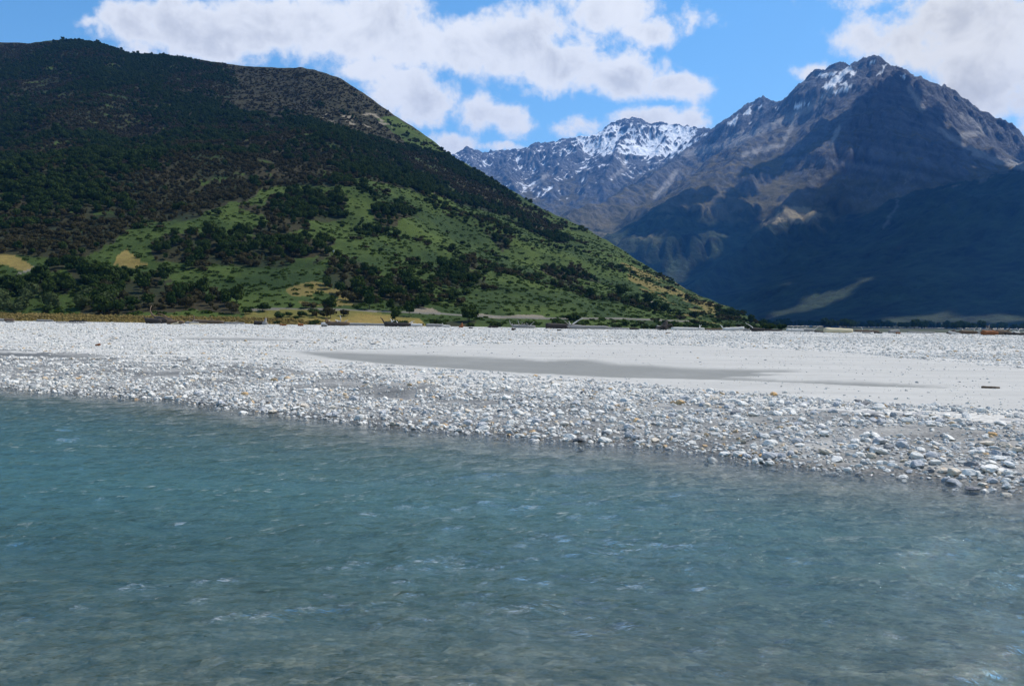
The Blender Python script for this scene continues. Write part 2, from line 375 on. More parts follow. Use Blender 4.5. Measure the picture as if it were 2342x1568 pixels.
def veg(px, py, x, y):
    """what grows where: returns albedo plus densities of forest, shrub, fern"""
    n = fbm(x / 60, y / 60, 201, 4); nf = fbm(x / 17, y / 17, 205, 4)
    wx = px + 45 * n + 14 * nf; wy = py + 22 * n + 8 * nf
    FOREST = [(-400, 60), (0, 80), (180, 80), (420, 118), (480, 120), (540, 190), (480, 230), (600, 262), (740, 285), (860, 325), (1000, 340), (1090, 396), (1160, 442), (1250, 505), (1180, 500), (1080, 470), (960, 442), (830, 410), (760, 425),
              (640, 425), (560, 470), (420, 500), (300, 520), (240, 570), (120, 625), (-400, 640)]
    forest = inpoly(wx, wy, FOREST)
    heath = inpoly(wx, wy, [(480, 120), (690, 140), (830, 200), (900, 250), (985, 322), (1010, 350), (860, 325), (740, 285), (600, 262), (480, 230), (540, 190)])
    forest &= ~inpoly(px, py, [(-300, 570), (110, 588), (120, 668), (-300, 668)]); forest &= ~inpoly(px, py, [(235, 560), (345, 560), (345, 640), (235, 640)])
    strip = inpoly(wx * .3 + px * .7, wy * .3 + py * .7, [(858, 272), (905, 266), (985, 322), (1015, 352), (945, 338)])
    forest &= ~strip; heath &= ~strip
    for P in ([(345, 550), (480, 532), (620, 545), (770, 556), (760, 592), (620, 602), (460, 604), (355, 598)], [(725, 625), (795, 588), (850, 606), (880, 680), (800, 695), (740, 665)],
              [(560, 482), (700, 442), (810, 455), (760, 505), (640, 512)], [(860, 470), (945, 480), (930, 525), (870, 520)], [(1100, 528), (1185, 545), (1150, 578)], [(1000, 600), (1085, 588), (1105, 645), (1010, 652)], [(545, 522), (700, 505), (720, 532), (600, 545)], [(1180, 470), (1300, 530), (1280, 560), (1200, 520)],
              [(880, 650), (920, 630), (960, 660), (960, 700), (890, 700)], [(200, 665), (300, 640), (420, 655), (540, 690), (560, 722), (190, 724)], [(150, 612), (260, 620), (400, 640), (330, 665), (180, 655)],
              [(60, 640), (130, 640), (150, 670), (70, 672)], [(440, 590), (520, 600), (430, 620)], [(240, 650), (420, 690), (380, 722), (230, 722)], [(1255, 625), (1320, 610), (1365, 640), (1290, 650)],
              [(690, 712), (760, 706), (780, 730), (700, 732)], [(980, 735), (1080, 728), (1090, 752), (980, 750)]):
        forest = forest | inpoly(wx, wy, P)
    forest &= ~inpoly(px, py, [(-300, 572), (100, 588), (110, 640), (-300, 640)]); forest &= ~inpoly(px, py, [(240, 560), (342, 560), (342, 638), (240, 638)])
    yellow = inpoly(wx * .4 + px * .6 + 9 * fbm(x / 7, y / 7, 231, 3), wy * .3 + py * .7 + 6 * fbm(x / 7, y / 7, 233, 3), [(255, 606), (285, 567), (332, 603), (300, 611)]) | inpoly(px + 5 * nf, py + 3 * nf, [(-200, 588), (30, 582), (82, 612), (50, 619), (20, 608), (-200, 606)])
    base_y = inpoly(px + 12 * nf, py + 4 * nf, [(-400, 719), (0, 722), (560, 727), (560, 712), (700, 706), (850, 712), (960, 728), (980, 752), (-400, 752)])
    patch = inpoly(wx, wy, [(640, 655), (700, 635), (790, 650), (800, 700), (700, 700)]) & (nf > 0.0)
    patch = patch | (inpoly(wx, wy, [(1440, 610), (1560, 650), (1700, 720), (1640, 745), (1480, 700)]) & (n + nf > .1)) | ((nf > .62) & (py > 620) & (px < 1000))
    slip = inpoly(px + 6 * nf, py + 3 * nf, [(938, 714), (960, 700), (985, 703), (1012, 717), (960, 718)]) | inpoly(px + 6 * nf, py + 4 * nf, [(1474, 684), (1487, 681), (1500, 699), (1486, 703)]) | (inpoly(px, py + 6 * nf, [(1090, 718), (1240, 723), (1250, 729), (1090, 725)])) \
        | (inpoly(px, py + 7 * nf, [(1500, 726), (1600, 730), (1600, 736), (1500, 732)]) & (nf > 0))
    slip = slip | (inpoly(wx, wy, [(740, 265), (880, 258), (900, 290), (760, 290)]) & (nf > .2))
    track = np.minimum(pline(px, py, [(560, 709), (640, 706), (760, 707), (870, 712), (1000, 717), (1100, 723), (1240, 728), (1420, 728), (1600, 736)]), pline(px, py, [(100, 610), (78, 612), (64, 619), (42, 625), (38, 634)])) < 1.9
    a = np.zeros(np.shape(px) + (3,))
    green = lerp(np.array([.022, .042, .009]), np.array([.056, .084, .015]), np.clip(.5 + 1.1 * n + .5 * nf, 0, 1)[..., None])
    a[:] = green
    brown = lerp(np.array([.026, .026, .012]), np.array([.044, .040, .019]), np.clip(.5 + 1.2 * nf, 0, 1)[..., None])
    a = np.where(heath[..., None], brown, a)
    a = np.where((forest & (fbm(x / 24, y / 24, 221, 4) > -.42))[..., None], lerp(np.array([.020, .030, .011]), np.array([.040, .035, .016]), np.clip(.5 + 1.3 * n + .5 * nf, 0, 1)[..., None]), a)
    a = np.where(patch[..., None], lerp(np.array([.13, .115, .03]), np.array([.16, .12, .04]), .5), a)
    a = np.where(base_y[..., None], lerp(np.array([.13, .12, .03]), np.array([.24, .175, .05]), np.clip(.5 + nf + (py[..., ] - 728) / 20, 0, 1)[..., None]), a)
    a = np.where(yellow[..., None], np.array([.20, .155, .045]) * (1 + .35 * nf[..., None]), a)
    a = np.where(slip[..., None], np.array([.20, .172, .125]), a)
    a = np.where(track[..., None], np.array([.15, .14, .115]), a)
    bare = yellow | slip | track
    clump = fbm(x / 55, y / 55, 211, 4)
    df = forest * 1.0
    ds = (~forest & ~bare) * (np.where(heath, .9, np.clip(-.12 + 3.0 * clump + .8 * n, .02, 1.5)))
    ds = np.where(base_y, .10 * (clump > .1), ds)
    dg = (~forest & ~bare & ~base_y) * 1.0
    ragged = fbm(x / 24, y / 24, 221, 4)
    df = np.where(forest, np.clip(1.1 + 1.6 * ragged, .12, 1), np.where(bare | base_y | strip, 0, np.clip(1.6 * clump + .9 * ragged - .55, 0, .7)))
    return np.clip(a, .008, .8), df, ds, dg, heath
HA, HDF, HDS, HDG, HEA = veg(hpx, hpy, HX, HD)
m_hill, b = mat('hill_turf')
pos = b.n('ShaderNodeNewGeometry').outputs['Position']
alb = b.n('ShaderNodeAttribute', attribute_name='albedo').outputs['Color']
n1 = b.noise(pos, 0.35, 6, 0.7); n2 = b.noise(pos, 1.6, 4, 0.7)
hs = b.n('ShaderNodeHueSaturation', {'Color': alb, 'Value': b.mr(n1, 0.25, 0.75, 0.75, 1.25, False), 'Hue': b.mr(n2, 0.3, 0.7, 0.475, 0.52, False)}).outputs[0]
bmp = b.n('ShaderNodeBump', {'Height': b.m('ADD', n1, b.m('MULTIPLY', n2, 0.4)), 'Strength': 0.8, 'Distance': 1.0}).outputs[0]
b.out(principled(b, hs, 0.95, bmp, 0.12))
g = link(bpy.data.objects.new('green_hill', mesh_np('green_hill', np.stack([HX, HD, HZ], -1).reshape(-1, 3), grid_faces(*HX.shape), m_hill, True, {'albedo': ('FLOAT_COLOR', rgba(HA))})))
tag(g, kind='structure')

# ------------------------------------------------------------------ the far mountains
def R3(pts): return np.concatenate([at_d(p[0], p[1], p[2]) for p in pts])
RANGES = [
 ('snowy', 0.62, [(700, 380, 7600), (900, 372, 7700), (1030, 356, 7800), (1065, 346, 7800), (1100, 354, 7800), (1150, 346, 7800), (1200, 347, 7800), (1228, 333, 7750), (1275, 331, 7700), (1292, 321, 7700), (1310, 318, 7700), (1330, 322, 7700), (1380, 304, 7700), (1400, 292, 7700), (1418, 281, 7700),
     (1450, 274, 7700), (1465, 279, 7700), (1490, 286, 7650), (1520, 284, 7600), (1550, 290, 7500), (1580, 296, 7400), (1610, 300, 7200), (1680, 300, 7000)]),
 ('snowy', 0.75, [(1450, 274, 7700), (1430, 318, 7300), (1412, 345, 7000), (1405, 372, 6700), (1385, 405, 6400)]),
 ('snowy', 0.75, [(1550, 290, 7500), (1520, 335, 7100), (1500, 365, 6800)]),
 ('snowy', 0.62, [(1330, 322, 7700), (1290, 365, 7200), (1270, 410, 6700), (1262, 450, 6300)]),
 ('snowy', 0.62, [(1200, 347, 7800), (1165, 380, 7300), (1150, 398, 6900), (1190, 445, 6300), (1240, 478, 5900)]),
 ('snowy', 0.6, [(1065, 346, 7800), (1090, 390, 7200), (1120, 430, 6600)]),
 ('rocky', 0.86, [(1590, 320, 6700), (1640, 300, 6500), (1680, 267, 6250), (1720, 236, 6050), (1750, 229, 5980), (1775, 240, 5900), (1800, 234, 5800), (1830, 213, 5550), (1848, 187, 5420), (1870, 166, 5340), (1900, 161, 5270), (1935, 151, 5200), (1950, 155, 5160), (1975, 142, 5100), (2000, 136, 5050),
     (2030, 148, 5000), (2060, 161, 4980), (2100, 187, 4950), (2130, 201, 4920), (2165, 210, 4950), (2200, 246, 5080), (2240, 284, 5250), (2280, 322, 5450), (2300, 338, 5520), (2342, 364, 5700), (2430, 412, 5900), (2700, 500, 6200)]),
 ('rocky', 0.56, [(1620, 312, 6600), (1560, 365, 5900), (1480, 415, 5300), (1400, 450, 4900), (1320, 482, 4500), (1230, 540, 4100)]),
 ('rocky', 0.55, [(1830, 215, 5500), (1760, 300, 5000), (1690, 355, 4650), (1620, 400, 4350), (1523, 465, 4000), (1430, 545, 3700), (1330, 640, 3400)]),
 ('rocky', 0.72, [(2000, 150, 5030), (1985, 200, 4780), (1950, 275, 4500), (1905, 350, 4250), (1850, 425, 4000), (1800, 478, 3800), (1720, 545, 3500), (1640, 610, 3200), (1560, 665, 2950)]),
 ('rocky', 0.62, [(1800, 478, 3800), (1830, 560, 3450), (1800, 640, 3150)]),
 ('rocky', 0.74, [(2130, 210, 4920), (2110, 270, 4650), (2080, 350, 4400), (2060, 430, 4150), (2020, 520, 3850)]),
 ('rocky', 0.62, [(2300, 330, 5300), (2240, 400, 4650), (2180, 470, 4250), (2080, 560, 3850), (1950, 625, 3450), (1830, 690, 3000)]),
 ('spur', 0.55, [(2900, 180, 4300), (2600, 265, 3950), (2450, 330, 3750), (2342, 388, 3550), (2250, 440, 3380), (2150, 510, 3200), (2050, 575, 3000), (1970, 625, 2850), (1890, 675, 2650), (1800, 722, 2430)]),
 ('spur', 0.50, [(2600, 560, 2900), (2342, 660, 2600), (2240, 700, 2450)]),
]
GS = 10.0
gx = np.arange(-1000, 3900, GS); gy = np.arange(1150, 8400, GS)
MX, MY = np.meshgrid(gx, gy)
H = np.zeros(MX.shape); SNO = np.full(MX.shape, -1e9); ROC = SNO.copy(); SPU = SNO.copy()
wxn = MX + 60 * fbm(MX / 420, MY / 420, 301, 3); wyn = MY + 60 * fbm(MX / 420, MY / 420, 303, 3)
K = 22.0; acc = np.zeros(MX.shape)
for ri, (grp, sl, pts) in enumerate(RANGES):
    P = R3(pts); hb = np.full(MX.shape, -1e9); cum = 0.0
    for a, bb in zip(P[:-1], P[1:]):
        d = bb[:2] - a[:2]; L = math.hypot(*d)
        t0 = ((wxn - a[0]) * d[0] + (wyn - a[1]) * d[1]) / (L * L); t = np.clip(t0, 0, 1)
        e = np.hypot(wxn - a[0] - t * d[0], wyn - a[1] - t * d[1])
        if cum == 0 and len(pts) < 12: e = e * (1 + .9 * sstep(0, .45, -t0))      # a spur falls off steeply where it leaves the crest
        zr = a[2] + t * (bb[2] - a[2])
        along = cum + t * L
        rill = 1.07 + 0.24 * pnoise(along / 150 + ri * 7.3, e / 900, 311) + 0.16 * pnoise(along / 65, e / 500, 313 + ri)
        hh = zr - sl * rill * e * (1 - 0.34 * np.clip(e / 1100, 0, 1))
        if grp != 'spur': hh = hh - .6 * np.maximum(e - (420 if len(pts) < 12 else 260), 0)
        hb = np.maximum(hb, hh); cum += L
    acc = acc + np.exp(np.clip(hb / K, -40, 200) - 110)
    if grp == 'snowy': SNO = np.maximum(SNO, hb)
    elif grp == 'rocky': ROC = np.maximum(ROC, hb)
    else: SPU = np.maximum(SPU, hb)
H = K * (np.log(acc + 1e-60) + 110)
H = 30 * np.log1p(np.exp(np.clip(H / 30, -30, 100))) - 4       # gentle toe
amp = sstep(10, 500, H)
H += amp * (26 * ridged(MX / 230, MY / 230, 321, 6, .56) + 9 * fbm(MX / 55, MY / 55, 327, 4)) - 24 * amp
H += sstep(700, 1400, H) * 13 * ridged(MX / 75, MY / 75, 331, 4)
def erode(H, n=9, batch=7000, steps=70):
    ny, nx = H.shape; H = H / GS
    rs = np.random.default_rng(5)
    for _ in range(n):
        x = rs.uniform(1, nx - 2.01, batch); y = rs.uniform(1, ny - 2.01, batch)
        keep = H[y.astype(int), x.astype(int)] > 6
        x, y = x[keep], y[keep]
        vx = np.zeros(len(x)); vy = vx.copy(); sed = vx.copy(); water = np.ones(len(x)); sp = np.ones(len(x))
        for k in range(steps):
            i, j = y.astype(int), x.astype(int); fx, fy = x - j, y - i
            h00, h01, h10, h11 = H[i, j], H[i, j + 1], H[i + 1, j], H[i + 1, j + 1]
            gx_ = (h01 - h00) * (1 - fy) + (h11 - h10) * fy; gy_ = (h10 - h00) * (1 - fx) + (h11 - h01) * fx
            hold = h00 * (1 - fx) * (1 - fy) + h01 * fx * (1 - fy) + h10 * (1 - fx) * fy + h11 * fx * fy
            vx = vx * .25 - gx_ * .75; vy = vy * .25 - gy_ * .75
            l = np.hypot(vx, vy) + 1e-6; vx /= l; vy /= l
            nx_ = np.clip(x + vx, 1, nx - 2.01); ny_ = np.clip(y + vy, 1, ny - 2.01)
            i2, j2 = ny_.astype(int), nx_.astype(int); f2, g2 = nx_ - j2, ny_ - i2
            hnew = H[i2, j2] * (1 - f2) * (1 - g2) + H[i2, j2 + 1] * f2 * (1 - g2) + H[i2 + 1, j2] * (1 - f2) * g2 + H[i2 + 1, j2 + 1] * f2 * g2
            dh = hnew - hold
            cap = np.maximum(-dh, 0.02) * sp * water * 2.2
            amt = np.where((dh > 0) | (sed > cap), -np.where(dh > 0, np.minimum(dh, sed), (sed - cap) * .25), np.minimum((cap - sed) * .16, -dh))
            sed += amt
            for (ii, jj, w) in ((i, j, (1 - fx) * (1 - fy)), (i, j + 1, fx * (1 - fy)), (i + 1, j, (1 - fx) * fy), (i + 1, j + 1, fx * fy)):
                np.add.at(H, (ii, jj), -amt * w * 0.8)
            sp = np.sqrt(np.maximum(sp * sp - dh * 2, .05)); sp = np.minimum(sp, 3); water *= .985
            x, y = nx_, ny_
    return H * GS
H0 = H.copy(); H = np.clip(erode(H), H0 - 45, H0 + 14)
gyy, gxx = np.gradient(H, GS)
slope = np.hypot(gxx, gyy)
mpx, mpy, _ = project(MX, MY, H)
nA = fbm(MX / 180, MY / 180, 401, 5); nB = fbm(MX / 45, MY / 45, 405, 4); nC = fbm(MX / 600, MY / 600, 409, 3)
# rock with faint dipping strata, tussock, scree, bush on the lower slopes
strat = fbm((H + .35 * MX) / 26, (MX + MY) / 900, 411, 3)
rock = np.array([.094, .100, .112]) * (1 + .75 * strat + .35 * nB)[..., None]
tus = lerp(np.array([.050, .046, .020]), np.array([.145, .118, .055]), np.clip(.45 + .8 * nA + .5 * nB, 0, 1)[..., None])
bush = np.array([.024, .036, .017]) * np.clip(1 + .9 * nB + .7 * nA, .3, 2.2)[..., None]
mead = np.array([.036, .048, .022]) * (1 + .4 * nB)[..., None]
hh = H + 220 * nA + 60 * nB
tr_ = sstep(.62, .95, slope + .25 * nB)
A = lerp(tus, rock, np.maximum(sstep(1000, 1400, hh), tr_ * sstep(420, 950, hh))[..., None])
A = lerp(A, bush, (1 - sstep(430, 620, hh + 260 * nC))[..., None])
A = lerp(A, mead, ((1 - sstep(30, 80, H + 20 * nB)) * sstep(.0, .25, nA + .05))[..., None])
spu_m = (SPU > ROC) & (mpy < 712)
wx2 = mpx + 10 * nB; wy2 = mpy + 8 * nA + 6 * nB
A = lerp(A, np.array([.030, .042, .018]) * (1 + .5 * nB)[..., None], .8 * inpoly(wx2, wy2, [(1740, 728), (1800, 702), (1900, 662), (2020, 612), (2095, 590), (2060, 640), (1950, 695), (1830, 730)])[..., None])
A = np.where((spu_m & (hh < 700) & (hh > 30))[..., None], bush, A)
SCREE = [([(1911, 204), (1850, 250), (1760, 290), (1680, 326)], 9), ([(1690, 325), (1600, 345), (1560, 352)], 9), ([(1840, 230), (1790, 330), (1700, 352)], 6), ([(1545, 395), (1520, 430), (1500, 450)], 9), ([(1700, 300), (1650, 330), (1590, 345)], 6),
         ([(2200, 265), (2260, 300), (2200, 310)], 9), ([(2230, 350), (2290, 370), (2360, 382)], 10), ([(2150, 300), (2200, 330), (2260, 355)], 8), ([(2080, 200), (2110, 250)], 8), ([(1420, 350), (1428, 385), (1400, 405)], 6), ([(1210, 350), (1225, 385)], 5), ([(1920, 290), (1900, 330)], 6),
         ([(2078, 398), (2068, 420), (2085, 405)], 3), ([(2050, 430), (2052, 470), (2020, 520)], 3.5), ([(1250, 400), (1215, 430)], 6)]
scree = np.zeros(MX.shape)
for pts, w in SCREE: scree = np.maximum(scree, (.30 if w < 5 else .8) * sstep(w * 1.15, w * .45, pline(mpx + 7 * nB, mpy + 5 * nA, pts) + 2.5 * nB))
A = lerp(A, np.array([.30, .285, .265]) * (1 + .25 * nB)[..., None], scree[..., None])
A = lerp(A, np.array([.27, .22, .13]) * (1 + .4 * nB)[..., None], inpoly(wx2, wy2, [(1735, 512), (1790, 480), (1840, 473), (1880, 490), (1850, 512), (1790, 505)])[..., None] * .85)
# snow lies in the hollows of the far range and on ledges under the summit
lap = (np.roll(H, 3, 0) + np.roll(H, -3, 0) + np.roll(H, 3, 1) + np.roll(H, -3, 1) - 4 * H)
pot = .010 * lap - .9 * np.maximum(slope - .85, 0) + .55 * nB + 1.1 * nA
field = np.clip(sstep(372, 345, mpy) * sstep(1285, 1345, mpx) * sstep(1640, 1560, mpx) * sstep(276, 292, mpy), 0, 1)
snow = (MY > 6300) * sstep(-.05, .12, pot + 1.15 * field - .50)
snow = np.maximum(snow, (MY > 6800) * (mpx < 1300) * sstep(-.05, .12, pot - .30) * (mpy < 388))
SN = [[(1872, 170), (1915, 165), (1908, 173), (1880, 178)], [(1880, 200), (1935, 155), (1952, 153), (1925, 185), (1895, 205)], [(1945, 160), (1962, 165), (1945, 178)], [(1905, 208), (1955, 192), (1935, 207), (1908, 214)], [(1918, 192), (1935, 186), (1938, 196), (1920, 199)],
      [(1985, 142), (2003, 137), (1995, 146)], [(2000, 176), (2022, 158), (2018, 168)], [(2012, 156), (2026, 146), (2022, 155)], [(2058, 178), (2072, 168), (2068, 178)], [(1815, 242), (1850, 236), (1820, 250)], [(1700, 262), (1722, 240), (1716, 262)], [(1660, 285), (1690, 262), (1680, 285)], [(1728, 245), (1742, 236), (1738, 250)]]
for P in SN: snow = np.maximum(snow, inpoly(mpx + 4 * nB, mpy + 3 * nB, P) * 1.0)
snow = np.maximum(snow, sstep(.02, .2, pot - .95) * (H > 1250) * (MY < 6300) * (mpx < 1960))
A = lerp(A, np.array([.86, .88, .92]), snow[..., None])
A = np.clip(A, .008, .9)
m_mtn, b = mat('mountain_rock')
pos = b.n('ShaderNodeNewGeometry').outputs['Position']
alb = b.n('ShaderNodeAttribute', attribute_name='albedo').outputs['Color']
n1 = b.noise(pos, 0.03, 8, 0.68); n2 = b.noise(pos, 0.11, 5, 0.7)
hs = b.n('ShaderNodeHueSaturation', {'Color': alb, 'Value': b.mr(n2, 0.25, 0.75, 0.7, 1.3, False)}).outputs[0]
bmp = b.n('ShaderNodeBump', {'Height': n1, 'Strength': 0.8, 'Distance': 26.0}).outputs[0]
b.out(principled(b, hs, 0.95, bmp, 0.15))
V = np.stack([MX, MY, H], -1).reshape(-1, 3); FQ = grid_faces(*MX.shape)
which = np.where(SPU >= np.maximum(ROC, SNO), 2, np.where(SNO > ROC, 0, 1)).ravel()
inview = ((np.abs(MX) < .72 * MY + 60) & (MX > -.22 * MY - 100)).ravel() & (H.ravel() > 3)
fk = which[FQ[:, 0]]; ok = inview[FQ].any(1)
Acol = rgba(A).reshape(-1, 4)
nrm = np.stack([-gxx, -gyy, np.ones_like(H)], -1).reshape(-1, 3); nrm /= np.linalg.norm(nrm, axis=1, keepdims=True)
for k, nm in ((0, 'snowy_mountain_range'), (1, 'rocky_mountain'), (2, 'mountain_spur')):
    f = FQ[(fk == k) & ok]
    ids, inv = np.unique(f, return_inverse=True)
    me = mesh_np(nm, V[ids], inv.reshape(-1, 4), m_mtn, True, {'albedo': ('FLOAT_COLOR', Acol[ids])})
    me.normals_split_custom_set_from_vertices(nrm[ids].tolist())
    tag(link(bpy.data.objects.new(nm, me)), kind='structure')

# ------------------------------------------------------------------ unseen puffs added overhead, shaped to throw shade on the big mountain
m_cl, b = mat('cloud_vapour')
b.out(b.n('ShaderNodeMixShader', {0: .4, 1: b.n('ShaderNodeBsdfDiffuse', {'Color': (.9, .9, .9, 1)}).outputs[0], 2: b.n('ShaderNodeBsdfTranslucent', {'Color': (.9, .9, .9, 1)}).outputs[0]}).outputs[0])
def cloud(gx_, gy_, gz_, base, cell, fill, seed, gap=None):
    rs = np.random.default_rng(seed)
    t = (base - gz_) / SUN_DIR.z
    cx, cy = gx_ + SUN_DIR.x * t, gy_ + SUN_DIR.y * t
    cells = np.unique(np.stack([np.floor(cx / cell), np.floor(cy / cell)], -1).astype(int), axis=0)
    for _ in range(2):                                     # close the pinholes
        have = set(map(tuple, cells)); cnt = {}
        for (i, j) in have:
            for di in (-1, 0, 1):
                for dj in (-1, 0, 1): cnt[(i + di, j + dj)] = cnt.get((i + di, j + dj), 0) + 1
        cells = np.array(sorted(have | {c for c, v in cnt.items() if v >= 5}))
    if gap is not None:                                    # cells left open so the sun reaches chosen patches of the mountain
        t = (base - gap[2]) / SUN_DIR.z
        gc, gn = np.unique(np.stack([np.floor((gap[0] + SUN_DIR.x * t) / cell), np.floor((gap[1] + SUN_DIR.y * t) / cell)], -1).astype(int), axis=0, return_counts=True)
        sc_, sn = np.unique(np.stack([np.floor(cx / cell), np.floor(cy / cell)], -1).astype(int), axis=0, return_counts=True)
        sd_ = {tuple(c): v for c, v in zip(sc_, sn)}
        op = {tuple(c) for c, v in zip(gc, gn) if v >= .8 * sd_.get(tuple(c), 0) and v >= 8}
        cells = np.array([c for c in cells if tuple(c) not in op])
    cells = cells[rs.uniform(size=len(cells)) < fill]
    bm = bmesh.new(); bmesh.ops.create_icosphere(bm, subdivisions=2, radius=1)
    bv = np.array([v.co[:] for v in bm.verts]); bf = np.array([[v.index for v in f.verts] for f in bm.faces]); bm.free()
    V, Fc = [], []
    for k, (i, j) in enumerate(cells):
        r = cell * rs.uniform(.78, 1.0); c = np.array([(i + rs.uniform(.2, .8)) * cell, (j + rs.uniform(.2, .8)) * cell, base + cell * rs.uniform(0, 1.0)])
        q_ = bv * (1 + .18 * fbm(bv[:, 0] * 2 + k, bv[:, 1] * 2 + bv[:, 2], 900, 2))[:, None] * r * np.array([1, 1, .75])
        V.append(q_ + c); Fc.append(bf + k * len(bv))
    o = link(bpy.data.objects.new('cloud', mesh_np('cloud', np.concatenate(V), np.concatenate(Fc), m_cl)))
    return tag(o, kind='structure')
warpx, warpy = mpx + 30 * nA, mpy + 18 * nA + 6 * nB
sh = inpoly(warpx, warpy, [(1668, 388), (1523, 470), (1425, 560), (1390, 610), (1500, 660), (1700, 725), (1800, 750), (2700, 750), (2700, 420), (2400, 395), (2300, 395), (2200, 350), (2110, 250), (2050, 215), (1995, 240), (1960, 290), (1880, 300), (1770, 400)])  # mountain area that the added puffs are laid out to shade
sh_all = sh & (MY < 5600) & (np.abs(MX) < .8 * MY)
sh &= ~inpoly(warpx, warpy, [(1900, 300), (1960, 320), (1990, 400), (1900, 410), (1760, 470), (1700, 470)])
sh &= ~inpoly(warpx, warpy, [(1720, 520), (1790, 480), (1880, 478), (1870, 520), (1780, 535)])
sh &= ~inpoly(warpx, warpy, [(1480, 560), (1640, 540), (1700, 580), (1560, 620)])
sh &= ~inpoly(mpx + 16 * nA, mpy + 8 * nA, [(1790, 712), (1860, 684), (1960, 640), (2060, 604), (2050, 622), (1960, 668), (1860, 712)])
sh &= ~((nA + .7 * nC > .42) & (mpx < 1760) & (mpy > 440))
sh &= ~inpoly(mpx, mpy, [(2030, 708), (2342, 700), (2342, 750), (2030, 750)])
sh &= ~(inpoly(warpx, warpy, [(1380, 575), (1523, 468), (1668, 386), (1775, 400), (1860, 425), (1770, 500), (1650, 565), (1580, 650), (1440, 645)]) & (nA + .5 * nC > -.02))
sh &= (MY < 5600) & (np.abs(MX) < .8 * MY)
op_ = sh_all & ~sh
cloud(MX[sh], MY[sh], H[sh], 2950, 80, 1.0, 1, (MX[op_], MY[op_], H[op_]))

# ------------------------------------------------------------------ scattering by geometry nodes (only for what nobody could count)
def proto_collection(name, objs):
    c = bpy.data.collections.new(name)
    for o in objs: c.objects.link(o)
    return c
def scatter(name, pts, scl, rot, idx, coll, kind='stuff', label=None):
    me = bpy.data.meshes.new(name)
    me.vertices.add(len(pts)); me.vertices.foreach_set('co', np.asarray(pts, np.float32).ravel())
    for k, typ, arr in (('scl', 'FLOAT_VECTOR', scl), ('rot', 'FLOAT_VECTOR', rot), ('idx', 'INT', idx)):
        a = me.attributes.new(k, typ, 'POINT')
        a.data.foreach_set('vector' if typ == 'FLOAT_VECTOR' else 'value', np.asarray(arr, np.float32 if typ == 'FLOAT_VECTOR' else np.int32).ravel())
    o = link(bpy.data.objects.new(name, me))
    ng = bpy.data.node_groups.new(name, 'GeometryNodeTree')
    ng.interface.new_socket('Geometry', in_out='INPUT', socket_type='NodeSocketGeometry')
    ng.interface.new_socket('Geometry', in_out='OUTPUT', socket_type='NodeSocketGeometry')
    q = NB(ng)
    gi = q.n('NodeGroupInput'); go = q.n('NodeGroupOutput')
    ci = q.n('GeometryNodeCollectionInfo'); ci.inputs['Collection'].default_value = coll
    ci.inputs['Separate Children'].default_value = True; ci.inputs['Reset Children'].default_value = True
    def at(nm, dt):
        nd = q.n('GeometryNodeInputNamedAttribute', data_type=dt); nd.inputs['Name'].default_value = nm
        return nd.outputs['Attribute']
    inst = q.n('GeometryNodeInstanceOnPoints', {'Points': gi.outputs[0], 'Instance': ci.outputs[0], 'Pick Instance': True, 'Instance Index': at('idx', 'INT'), 'Rotation': at('rot', 'FLOAT_VECTOR'), 'Scale': at('scl', 'FLOAT_VECTOR')})
    ng.links.new(inst.outputs[0], go.inputs[0])
    md = o.modifiers.new('scatter', 'NODES'); md.node_group = ng
    tag(o, label=label, kind=kind)
    return o

# foliage
def leaf_mat(name, c0, c1, c2):
    m, b = mat(name)
    oi = b.n('ShaderNodeObjectInfo').outputs['Random']
    pos = b.n('ShaderNodeTexCoord').outputs['Object']
    lf = b.n('ShaderNodeAttribute', attribute_name='leaf').outputs['Fac']
    c = b.mix(oi, c0, c1); c = b.mix(b.m('MULTIPLY', lf, 0.55), c, c2)
    d = b.n('ShaderNodeBsdfDiffuse', {'Color': c}).outputs[0]
    t = b.n('ShaderNodeBsdfTranslucent', {'Color': c}).outputs[0]
    b.out(b.n('ShaderNodeMixShader', {0: 0.22, 1: d, 2: t}).outputs[0])
    return m
M_BEECH = leaf_mat('beech_leaves', (.020, .040, .011), (.040, .060, .016), (.062, .084, .025))
M_SCRUB = leaf_mat('scrub_leaves', (.040, .040, .018), (.068, .056, .026), (.096, .084, .040))
M_SHRUB = leaf_mat('shrub_leaves', (.024, .040, .013), (.040, .062, .018), (.072, .098, .030))
M_FERN = leaf_mat('fern_fronds', (.026, .050, .010), (.050, .078, .015), (.062, .088, .019))
M_WILLOW = leaf_mat('willow_leaves', (.050, .070, .028), (.065, .085, .034), (.095, .115, .050))
M_GOLD = leaf_mat('dry_grass', (.20, .16, .05), (.30, .22, .08), (.36, .28, .12))
m_bark, b = mat('bark')
pos = b.n('ShaderNodeTexCoord').outputs['Object']
b.out(principled(b, b.mix(b.noise(pos, 4, 5, .6), (.03, .026, .02), (.08, .07, .06)), 0.9))

